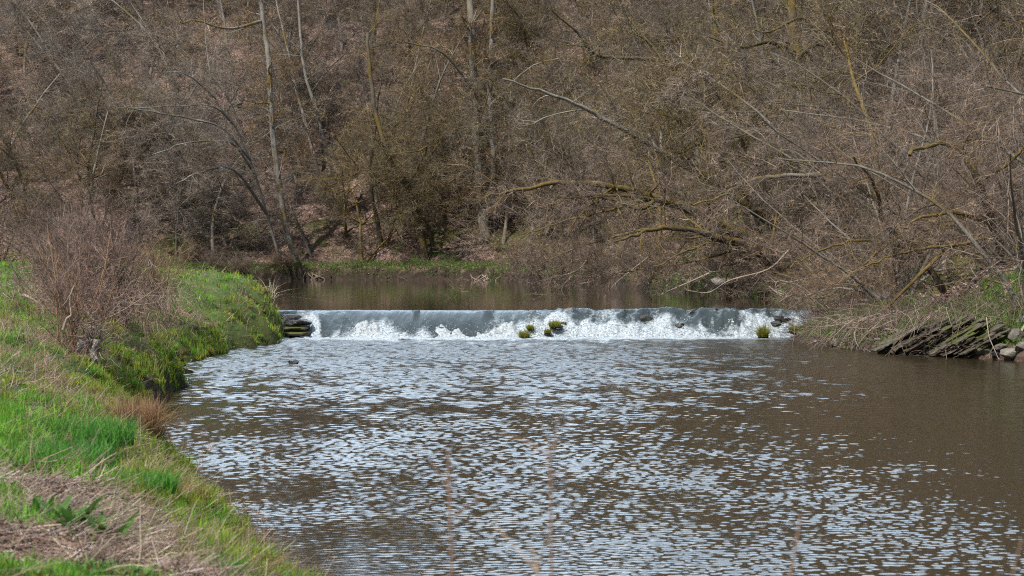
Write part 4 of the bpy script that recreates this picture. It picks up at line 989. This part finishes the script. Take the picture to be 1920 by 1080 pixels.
# ------------------------------------------------------------------ driftwood, roots, dead branches
def wood(name, seed, lines, label, cat='branch', mat='driftwood', twigs=3, group=None, tl=(0.3, 0.9)):
    g = np.random.default_rng(seed); base = np.array(lines[0][0][0], float)
    acc = Acc()
    for pts, r0, r1 in lines:
        p = np.array(pts, float)-base; q = []; n = len(p); pp = np.vstack([2*p[0]-p[1], p, 2*p[-1]-p[-2]])
        for i in range(n-1):
            for s_ in np.linspace(0, 1, 5, endpoint=False):
                a, b, c, d = pp[i:i+4]; q.append(0.5*((2*b)+(-a+c)*s_+(2*a-5*b+4*c-d)*s_**2+(-a+3*b-3*c+d)*s_**3))
        q.append(p[-1]); q = np.array(q); P = q[None]; R = (r0+(r1-r0)*np.linspace(0, 1, len(q)))[None]
        acc.tube(P, R, 7, 0)
        if twigs:
            P1, R1 = sprout(g, P, R, twigs, 0.2, 1.0, tl[0], tl[1], 25, 75, 0.6, 7, 0.18, -0.02, 0.3, 0.9, rel=False, rmin=.006)
            P2, R2 = sprout(g, P1, R1, 3, 0.2, 1.0, 0.3, 0.6, 25, 65, 0.6, 5, 0.18, -0.02, 0.4, 0.9, rmin=.004)
            acc.tube(P1, R1, 4, 0); acc.tube(P2, R2, 3, 0)
    o = link(name, acc.mesh(name, [M[mat]]), loc=tuple(base)); return tag(o, label, cat, group)
def W(pts, r0, r1): return ([at(*p) for p in pts], r0*0.7, r1*0.6)
wood('dead_branch', 1, [W([(1480, 468, 66), (1440, 505, 66), (1370, 525, 66), (1330, 548, 67), (1290, 545, 67)], .05, .015)], 'long pale dead branch sweeping down left to the pool', twigs=5)
wood('dead_branch', 2, [W([(1330, 512, 74), (1290, 530, 74), (1255, 545, 74), (1228, 558, 74)], .05, .02), W([(1290, 530, 74), (1270, 512, 74), (1255, 520, 74)], .02, .01)], 'dead branch dipping into the pool left of the pale boulder', twigs=6)
wood('dead_branch', 3, [W([(1215, 482, 84), (1180, 510, 84), (1155, 530, 84), (1143, 544, 84)], .045, .015)], 'short slanting dead branch with its tip in the pool', twigs=4)
wood('dead_branch', 4, [W([(1100, 488, 96), (1085, 505, 96), (1060, 515, 96), (1035, 518, 97)], .04, .02), W([(1085, 505, 96), (1060, 530, 96), (1052, 545, 96)], .03, .012)], 'white forked dead branch low on the bank above the weir crest', twigs=4)
wood('dead_branch', 5, [W([(1550, 515, 64), (1500, 525, 64), (1460, 535, 64), (1452, 548, 64)], .03, .012)], 'thin pale twig arching above the driftwood tangle', twigs=3)
wood('driftwood', 6, [W([(1520, 552, 62.5), (1505, 540, 62.5), (1480, 530, 62.5), (1458, 528, 62.5), (1455, 545, 62.5), (1470, 553, 62.3)], .05, .03),
    W([(1520, 552, 62.5), (1495, 560, 62.4), (1480, 555, 62.3), (1462, 566, 62.3)], .045, .03), W([(1442, 537, 62.5), (1455, 548, 62.4), (1465, 556, 62.4), (1475, 570, 62.4)], .035, .02)],
    'tangle of pale crooked driftwood at the right end of the pool', 'driftwood', twigs=3)
wood('tree_root', 7, [W([(1590, 510, 64), (1570, 540, 64), (1550, 556, 64), (1520, 560, 63.5)], .14, .05), W([(1570, 540, 64), (1600, 560, 63), (1640, 566, 62)], .08, .03)], 'thick brown tree root curving down to the pool corner', 'root', 'deadwood', 4)
wood('fallen_log', 8, [W([(1770, 470, 54), (1700, 540, 54), (1660, 580, 54.5), (1620, 604, 55), (1580, 615, 55.5)], .08, .05)], 'dark mossy log slanting down through the brushwood by the weir end', 'log', 'bark_mossy', 6)
wood('dead_branch', 9, [W([(1660, 617, 50), (1680, 620, 50), (1692, 626, 49.8)], .035, .02)], 'bleached stick lying above the slanting ledge', twigs=1)
wood('dead_branch', 10, [W([(1602, 622, 51), (1605, 640, 50.8), (1612, 652, 50.5)], .025, .015)], 'bleached curved stick hanging from the brushwood heap', twigs=1)
wood('dead_branch', 11, [W([(1850, 595, 47), (1855, 630, 46.5), (1865, 655, 46.2), (1873, 673, 46)], .018, .012)], 'thin brown branch bending down into the water at right', twigs=2)
wood('dead_branch', 12, [W([(1531, 640, 54), (1531, 655, 53.5), (1535, 666, 53)], .012, .008)], 'tiny bent twig rising from the water below the rubble', twigs=0)
# brushwood heap at weir end
g = np.random.default_rng(71); n = 320
c = at(1640, 622, 51.8)
st = c + g.normal(0, 1, (n, 3))*np.array([0.75, 0.6, 0.18]); st[:110] = at(1770, 598, 48.6) + g.normal(0, 1, (110, 3))*np.array([1.0, 0.5, 0.14]); az = g.normal(0.5, 0.6, n); el = g.normal(-0.35, 0.5, n)
P, R = grow(g, st+np.array([0, 0, .2]), np.stack([-np.cos(az)*np.cos(el), -np.sin(az)*np.cos(el), np.sin(el)], -1), g.uniform(0.5, 1.6, n), g.uniform(0.004, 0.011, n), 8, 0.13, -0.05, 0.4)
acc = Acc(); acc.tube(P, R, 4, 0, pick(g, [(0.22, 0.155, 0.12), (0.14, 0.095, 0.07), (0.32, 0.25, 0.2)], n))
tag(link('brush_heap', acc.mesh('brush_heap', [M['stick']], tint=True)), 'heap of fine brown brushwood heaped beside the right end of the weir', 'brushwood', kind='stuff')
# root plates on the far bank
for i, (px, lab) in enumerate(((905, 'pale root plate under the twin-trunked tree at the far waterline'), (955, 'smaller bare root tangle right of the twin-trunk roots'), (590, 'bare roots at the far waterline beyond the grassy point'), (1120, 'brown roots hanging over the pool behind the weir centre'))):
    Yb = [134.5, 131, 137, 108][i]; g = np.random.default_rng(80+i); lines = []
    for k in range(7):
        a = px+g.normal(0, 6); lines.append(W([(a, 500+g.normal(0, 3), Yb+1), (a+g.normal(0, 8), 512, Yb), (a+g.normal(0, 16), 524, Yb-.6), (a+g.normal(0, 24), 532, Yb-1)], g.uniform(.04, .10), .03))
    wood('tree_root', 90+i, lines, lab, 'root', 'driftwood' if i == 0 else 'deadwood', 2)
# left bank wood
wood('dead_stick', 20, [([at(118, 618, 29.3), at(125, 598, 29.3), at(134, 590, 29.3), at(131, 570, 29.3), at(134, 548, 29.3), at(140, 535, 29.3)], .024, .012), ([at(134, 548, 29.3), at(124, 565, 29.2), at(115, 575, 29.1)], .006, .004)], 'bleached white crooked stick standing beside the reddish bush', twigs=0)
wood('dead_stick', 21, [([at(44, 553, 38), at(60, 560, 37.6), at(72, 570, 37.2)], .03, .02)], 'short weathered stick lying in the meadow grass at far left', twigs=2, tl=(.1, .3))
wood('dead_branch', 22, [([at(195, 600, 30.2), at(230, 582, 30), at(265, 560, 29.8), at(300, 537, 29.6)], .010, .005), ([at(185, 610, 30.2), at(240, 560, 31), at(330, 555, 31)], .008, .004)], 'pale thin branch reaching right out of the reddish bush', twigs=3)
g = np.random.default_rng(75)
# ragged flood debris hung around the bush foot
def debris(name, seed, c, sx, sz, n, label, cols, rad=(0.002, 0.007)):
    g = np.random.default_rng(seed)
    st = np.array(c)+g.normal(0, 1, (n, 3))*np.array([sx, sx, sz]); el = g.normal(-0.7, 0.6, n); az = g.uniform(0, 6.28, n)
    P, R = grow(g, st, np.stack([np.cos(az)*np.cos(el), np.sin(az)*np.cos(el), np.sin(el)], -1), g.uniform(0.1, 0.45, n), g.uniform(*rad, n), 6, 0.28, -0.1, 0.4)
    acc = Acc(); acc.tube(P, R, 4, 0, pick(g, cols, n)); return tag(link(name, acc.mesh(name, [M['stick']], tint=True)), label, 'debris', kind='stuff')
zc = tz(-6.6, 29.9)
debris('flood_debris', 1, (-6.55, 29.8, zc+0.42), 0.07, 0.22, 420, 'pale ragged flood debris wrapped round the foot of the reddish bush', [(0.36, 0.28, 0.22), (0.24, 0.17, 0.13), (0.48, 0.42, 0.36), (0.18, 0.12, 0.10)])
debris('flood_debris', 2, (-7.7, 36, tz(-7.7, 36)+0.5), 0.75, 0.30, 3200, 'brown flood debris caught in the lower twigs of the reddish bushes', [(0.26, 0.17, 0.13), (0.34, 0.24, 0.19), (0.18, 0.12, 0.10)])
debris('flood_debris', 3, (-8.8, 39, tz(-8.8, 39)+0.45), 0.6, 0.25, 2400, 'brown flood debris under the leftmost reddish bush', [(0.26, 0.17, 0.13), (0.34, 0.24, 0.19), (0.18, 0.12, 0.10)])
# rag of pale fleece
gr = np.linspace(0, 1, 22); A, B = np.meshgrid(np.linspace(-1, 1, 18), gr)
for i, (dxx, ww) in enumerate(((-0.13, 0.045), (0.12, 0.055))):
    xx = dxx + A*ww + 0.03*np.sin(B*7+i); zz2 = 0.42 - B*0.36*(0.8+0.3*np.abs(A)); yy2 = -0.12 - 0.03*np.cos(A*2) + 0.02*fbm(A*4, B*6, s=i)
    V = np.stack([xx, yy2, zz2], -1).reshape(-1, 3); idx = np.arange(A.size).reshape(A.shape)
    q = np.stack([idx[:-1, :-1], idx[:-1, 1:], idx[1:, 1:], idx[1:, :-1]], -1).reshape(-1, 4)
    V = np.concatenate([V, V+np.array([0, 0.02, 0])]); q2 = (q+A.size)[:, ::-1]
    m_, nt, b = newmat('fleece'); nn = noise_tex(nt, 22, 5, 0.7); nt.links.new(ramp(nt, nn.outputs['Fac'], [(0.35, (0.22, 0.17, 0.13)), (0.55, (0.50, 0.46, 0.42)), (0.7, (0.68, 0.66, 0.63))]).outputs[0], b.inputs['Base Color'])
    bump(nt, b, nn.outputs['Fac'], 0.05, 1.0)
    tag(link('torn_rag', mesh('torn_rag', V, [q, q2], m_), loc=(-6.57, 29.75, zc+0.0)), ('left' if i == 0 else 'right') + ' half of the pale torn rag hanging at the bush foot', 'rag')

# ------------------------------------------------------------------ plants
def tuft(name, c, n, r, h, cols, label, cat='grass tuft', lean=0.5, w=0.005, seed=0, group=None):
    g = np.random.default_rng(seed); a = g.uniform(0, 6.28, n); q = r*np.sqrt(g.random(n))
    V, Fs, T = blades(g, np.cos(a)*q, np.sin(a)*q, np.full(n, -0.03)-0.0*q, h*g.uniform(.45, 1.1, n), np.full(n, w)*g.uniform(.7, 1.3, n), pick(g, cols, n), lean)
    return tag(link(name, mesh(name, V, Fs, M['blade'], tint=T), loc=tuple(c)), label, cat, group)
yg = [(0.20, 0.22, 0.03), (0.26, 0.25, 0.03), (0.13, 0.16, 0.025), (0.30, 0.24, 0.05)]
def moss_tuft(px, py, Y, r, h, label, seed):
    p = at(px, py, Y)
    rock('rock', (p[0]+0.02, p[1]+0.12, max(p[2]-0.04, 0.0)), (r*1.35, r*1.2, 0.12), 900+seed, 'rock_wet', 'wet black stone under the ' + ' '.join(label.split(',')[0].split()[:10]), rotz=seed)
    tuft('moss_tuft', p, int(520*r/0.15), r, h, yg, label, 'moss', 1.1, 0.012, seed)
moss_tuft(983, 631, 58.4, 0.15, 0.26, 'yellow moss tuft low in the white water, leftmost', 1)
moss_tuft(994, 615, 58.9, 0.11, 0.16, 'little green moss tuft just above the leftmost one', 2)
moss_tuft(1040, 611, 58.9, 0.17, 0.24, 'mossy tuft high on the fall near its middle', 3)
moss_tuft(1027, 622, 58.6, 0.10, 0.14, 'small dark moss tuft under the middle one', 4)
moss_tuft(1128, 597, 60.0, 0.14, 0.24, 'green moss tuft on the weir crest', 5)
moss_tuft(1431, 630, 58.3, 0.15, 0.44, 'upright green grass tuft in the foam near the right weir end', 6)
moss_tuft(1497, 620, 57.2, 0.28, 0.22, 'round green moss cushion on the rubble at the right weir end', 7)
g = np.random.default_rng(64)
sx_ = sorted(g.uniform(0.9, 8.6, 15))
for i, a in enumerate(sx_):
    u_ = g.uniform(0.3, 0.8); yy_, zz_ = weir_profile(u_); s_ = g.uniform(0.13, 0.30)
    rock('rock', (a, yy_+0.05, zz_-0.02), (s_, s_*0.9, s_*0.55), 300+i, 'rock_wet', 'dark wet stone breaking the white fall, ' + (ORD[i] if i < 14 else 'last') + ' from left', group='dark stones in the right half of the fall', rotz=g.uniform(0, 6))
# brown rush tussock
tuft('rush_tussock', (-3.95, 20.2, tz(-3.95, 20.2)), 1900, 0.26, 0.55, [(0.24, 0.12, 0.055), (0.34, 0.20, 0.10), (0.18, 0.09, 0.05), (0.42, 0.30, 0.18)], 'russet brown rush tussock on the bank edge', 'rush', 0.75, 0.006, 11)
tuft('rush_tussock', (-3.25, 16.6, tz(-3.25, 16.6)), 500, 0.20, 0.34, [(0.42, 0.32, 0.20), (0.5, 0.4, 0.27), (0.3, 0.2, 0.12)], 'straw-coloured dead grass tussock below the russet one', 'rush', 1.0, 0.006, 12)
tuft('reed_tuft', at(508, 560, 59.5), 46, 0.10, 0.85, [(0.6, 0.52, 0.38), (0.5, 0.42, 0.3)], 'pale dry reeds sticking out over the pool at the grassy point', 'reeds', 1.3, 0.014, 13)
for i, (x, y, r, h, lab) in enumerate(((-2.05, 12.2, .20, .20, 'bright grass tuft at the right end of the straw litter'), (-1.8, 11.5, .22, .26, 'tall bright grass tuft at the bottom edge by the water'),
        (-3.6, 15.2, .45, .3, 'long lush grass clump left of the straw tussock'), (-3.9, 17.2, .5, .3, 'broad lush grass clump beside the russet tussock'), (-1.5, 11.9, .3, .2, 'leafy green patch in the middle of the near bank'), (-2.9, 14.6, .35, .2, 'dark green grass clump just above the straw litter'), (-1.75, 10.7, .18, .2, 'bright upright grass clump at the bottom edge of the picture'), (-2.0, 13.8, .3, .16, 'leafy green clump beside the straw tussock, close to the water'))):
    tuft('grass_clump', (x, y, tz(x, y)), int(1500*r/.3), r, h, [(0.06, 0.20, 0.03), (0.085, 0.25, 0.035), (0.05, 0.15, 0.03), (0.12, 0.27, 0.04)], lab, 'grass clump', 0.6, 0.007, 30+i)
# dock plants: broad pointed leaves
def dock(x, y, n, L, label, seed, col=(0.065, 0.15, 0.025)):
    g = np.random.default_rng(seed); root = empty('dock_plant', (x, y, tz(x, y)), label, 'plant')
    for i in range(n):
        az = i*2.4+g.normal(0, .2); Ln = L*g.uniform(.6, 1.1); wd = Ln*0.12; el = g.uniform(0.75, 1.35)
        t = np.linspace(0, 1, 9); cx = g.normal(0, 0.05, 2)
        rad = Ln*(t*math.cos(el) + 0.25*t**2); zz = Ln*(t*math.sin(el) - 0.12*t**2.2)
        half = wd*np.sin(np.clip(t*1.02+0.03, 0, 1)*PI)**0.7*(1-0.3*t)+0.002
        V = []
        for k in range(9):
            c = np.array([math.cos(az)*rad[k]+cx[0], math.sin(az)*rad[k]+cx[1], zz[k]]); s = np.array([-math.sin(az), math.cos(az), 0])*half[k]
            V += [c-s+np.array([0, 0, half[k]*0.4]), c, c+s+np.array([0, 0, half[k]*0.4])]
        q = [[k*3+j, k*3+j+1, k*3+j+4, k*3+j+3] for k in range(8) for j in (0, 1)]
        link('leaf', mesh('dock_leaf', np.array(V), [np.array(q)], M['blade'], tint=np.array([col])*g.uniform(.8, 1.25)*np.ones((27, 1))), root)
dock(-2.52, 10.9, 15, 0.31, 'broad-leaved dock plant growing through the straw litter', 1)
dock(-2.28, 10.75, 12, 0.26, 'second broad-leaved dock, right beside the larger one in the litter', 2)
dock(-2.78, 11.3, 7, 0.22, 'small dock sprout left of the larger dock plants', 3)
dock(-1.75, 13.0, 8, 0.15, 'low bluish leafy plant near the water at the lower bank', 4, (0.09, 0.20, 0.08))
# dry weed stalks, one thing each
def stalk(x, y, h, label, seed, col, rad=0.003, lean=(0, 0), head=True):
    g = np.random.default_rng(seed); root = empty('dry_stalk', (x, y, tz(x, y)), label, 'stalk')
    P0, R0 = grow(g, np.array([[0, 0, -0.03]]), np.array([[lean[0], lean[1], 1.0]]), np.array([h]), np.array([rad]), 12, 0.03, 0, 0.5)
    P1, R1 = sprout(g, P0, R0, 7, 0.45, 0.98, 0.05, 0.16, 20, 55, 0.6, 5, 0.12, 0.04, 0.5, 0.9, rel=False, rmin=rad*0.4)
    acc = Acc(); acc.tube(P0, R0, 6, 0, np.array([col])); acc.tube(P1, R1, 4, 0, np.tile(np.array([col]), (len(P1), 1)))
    link('stem', acc.mesh('stalk_stem', [M['stick']], tint=True), root)
    if head:
        ends = P0[:, -1]; m = 40
        E = np.repeat(ends, m, 0)+g.normal(0, 0.012, (len(ends)*m, 3)); n = len(E)
        d = g.normal(0, 1, (n, 3)); P, R = grow(g, E, d, g.uniform(.01, .03, n), np.full(n, 0.0016), 3, .2, 0, .5)
        acc = Acc(); acc.tube(P, R, 3, 0, pick(g, [tuple(np.array(col)*1.5), col], n)); link('seed_head', acc.mesh('seed_head', [M['stick']], tint=True), root)
brn = (0.20, 0.11, 0.08); tan = (0.42, 0.31, 0.22)
sk = [((-2.35, 14.5, 1.0), (0.06, 0), brn, 'tall dark dry stalk with drooping head at the bank edge'), ((-1.92, 14.2, 0.95), (0.02, 0), brn, 'straight dry stalk right of the drooping-headed one'),
      ((-2.6, 15.0, 0.62), (0.25, 0), tan, 'tan dry stalk leaning right over the waterline'), ((-2.9, 13.6, 0.55), (-0.35, 0), brn, 'dark dry stalk leaning left above the straw'),
      ((-1.75, 13.3, 0.5), (0.1, 0), tan, 'short tan stalk beside the straight dark one'), ((-3.5, 14.2, 0.6), (-0.2, 0), tan, 'tan stalk standing in the lush grass'),
      ((-1.2, 11.6, 0.42), (0.5, 0), tan, 'bent tan stalk reaching over the water with a fluffy head'), ((-1.0, 11.0, 0.36), (0.15, 0), brn, 'short brown stalk at the lower bank edge'),
      ((-0.85, 10.4, 0.4), (0.05, 0), brn, 'brown stalk nearest the bottom edge of the photograph'), ((-0.95, 11.4, 0.5), (0.1, 0.1), brn, 'slim brown stalk standing against the rippled water'),
      ((-4.6, 19, 0.7), (-0.15, 0), tan, 'tan stalk among the bank weeds below the bush'), ((-5.2, 22, 0.75), (0.2, 0), brn, 'brown stalk leaning right near the russet tussock')]
for i, ((x, y, h), ln, col, lab) in enumerate(sk): stalk(x, y, h, lab, 600+i, col, 0.0035, ln)
# out-of-focus stalks close to the camera, seen against the water
fg = [(850, 4.6, 820, 'blurred reddish stalk against the water, leftmost of the near ones', .02), (1035, 4.3, 790, 'tallest blurred reddish stalk against the middle of the water', -.04), (1098, 4.0, 990, 'short blurred tan stalk at the bottom edge right of the tallest', 0),
      (1370, 4.4, 920, 'blurred reddish stalk leaning right, right of the short tan one', .18), (1760, 4.2, 930, 'blurred reddish stalk at the lower right, last on the right', .14)]
for i, (px, Yd, top, lab, ln) in enumerate(fg):
    x = (px-960)/F*Yd - ln*0.4; zt = H+(480-top)/F*Yd; zg = tz(x, Yd)
    stalk(x, Yd, zt-zg, lab, 700+i, (0.24, 0.15, 0.11) if i != 2 else (0.45, 0.33, 0.26), 0.0055, (ln, 0), head=False)
# low herbs: leafy rosettes among grass (stuff)
x, y, z, d = sample_left(g, 42000, 9, 50, 1.5, 0.05); pn = fbm(x*1.1, y*0.7, s=48, o=3); k = (pn > 0.50) & (g.random(len(x)) > 0.8*litter_mask(x, y)); x, y, z = x[k], y[k], z[k]; n = len(x)
V, Fs, T = blades(g, x, y, z, g.uniform(0.03, 0.09, n), g.uniform(0.012, 0.028, n)*(0.7+y*0.02), pick(g, [(0.07, 0.15, 0.03), (0.11, 0.22, 0.04), (0.15, 0.15, 0.05), (0.09, 0.18, 0.06), (0.19, 0.13, 0.07)], n), 1.2)
tag(link('herbs', mesh('herbs', V, Fs, M['blade'], tint=T)), 'low leafy herbs growing among the grass of the left bank', 'herbs', kind='stuff')

# ------------------------------------------------------------------ light, sky, camera
SUN_EL, SUN_AZ = math.radians(52), math.radians(-145)       # behind the camera, to the left
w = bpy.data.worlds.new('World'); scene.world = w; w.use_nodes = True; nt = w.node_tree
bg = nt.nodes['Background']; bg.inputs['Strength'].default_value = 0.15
sky = node(nt, 'ShaderNodeTexSky', sky_type='NISHITA'); sky.sun_disc = False; sky.sun_elevation = SUN_EL; sky.sun_rotation = SUN_AZ
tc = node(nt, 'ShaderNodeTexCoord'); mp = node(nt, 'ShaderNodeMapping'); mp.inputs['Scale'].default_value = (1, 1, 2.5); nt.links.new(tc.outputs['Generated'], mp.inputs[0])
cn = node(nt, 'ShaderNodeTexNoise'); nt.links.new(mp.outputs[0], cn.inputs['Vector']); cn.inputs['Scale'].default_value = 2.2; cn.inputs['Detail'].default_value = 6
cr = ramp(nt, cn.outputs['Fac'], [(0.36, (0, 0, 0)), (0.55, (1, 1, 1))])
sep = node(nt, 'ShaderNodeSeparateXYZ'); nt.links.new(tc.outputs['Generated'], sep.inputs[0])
fwd = node(nt, 'ShaderNodeMapRange'); nt.links.new(sep.outputs['Y'], fwd.inputs[0]); fwd.inputs[1].default_value = 0.0; fwd.inputs[2].default_value = 0.9; fwd.inputs[3].default_value = 0.3; fwd.inputs[4].default_value = 2.2  # unseen clouds ahead made brighter, added for white glints on the ripples
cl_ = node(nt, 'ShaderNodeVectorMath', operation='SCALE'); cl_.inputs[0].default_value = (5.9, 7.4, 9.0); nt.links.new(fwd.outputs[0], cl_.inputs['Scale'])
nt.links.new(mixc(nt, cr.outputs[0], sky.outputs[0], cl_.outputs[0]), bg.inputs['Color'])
sl = bpy.data.lights.new('sun', 'SUN'); sl.energy = 4.7; sl.angle = math.radians(0.8); sl.color = (1.0, 0.95, 0.87)
so = bpy.data.objects.new('sun', sl); C.objects.link(so)
from mathutils import Vector
sd = Vector((math.sin(SUN_AZ)*math.cos(SUN_EL), math.cos(SUN_AZ)*math.cos(SUN_EL), math.sin(SUN_EL)))
so.rotation_euler = sd.to_track_quat('Z', 'Y').to_euler()
cam = bpy.data.cameras.new('camera'); co = bpy.data.objects.new('camera', cam); C.objects.link(co)
cam.sensor_width = 36; cam.lens = 67.5; cam.clip_start = 0.1; cam.clip_end = 2000
co.location = (0, 0, H); co.rotation_euler = (math.radians(90) - math.atan(60/F), 0, 0)
cam.dof.use_dof = True; cam.dof.focus_distance = 58; cam.dof.aperture_fstop = 5.0
scene.camera = co
scene.view_settings.view_transform = 'Standard'; scene.view_settings.look = 'None'; scene.view_settings.gamma = 1; scene.view_settings.exposure = 0.3
cy = scene.cycles; cy.filter_width = 1.15; cy.sample_clamp_indirect = 2.0; cy.sample_clamp_direct = 12.0; cy.use_denoising = False; cy.max_bounces = 5; cy.diffuse_bounces = 2; cy.glossy_bounces = 3; cy.transmission_bounces = 3; cy.caustics_reflective = False; cy.caustics_refractive = False
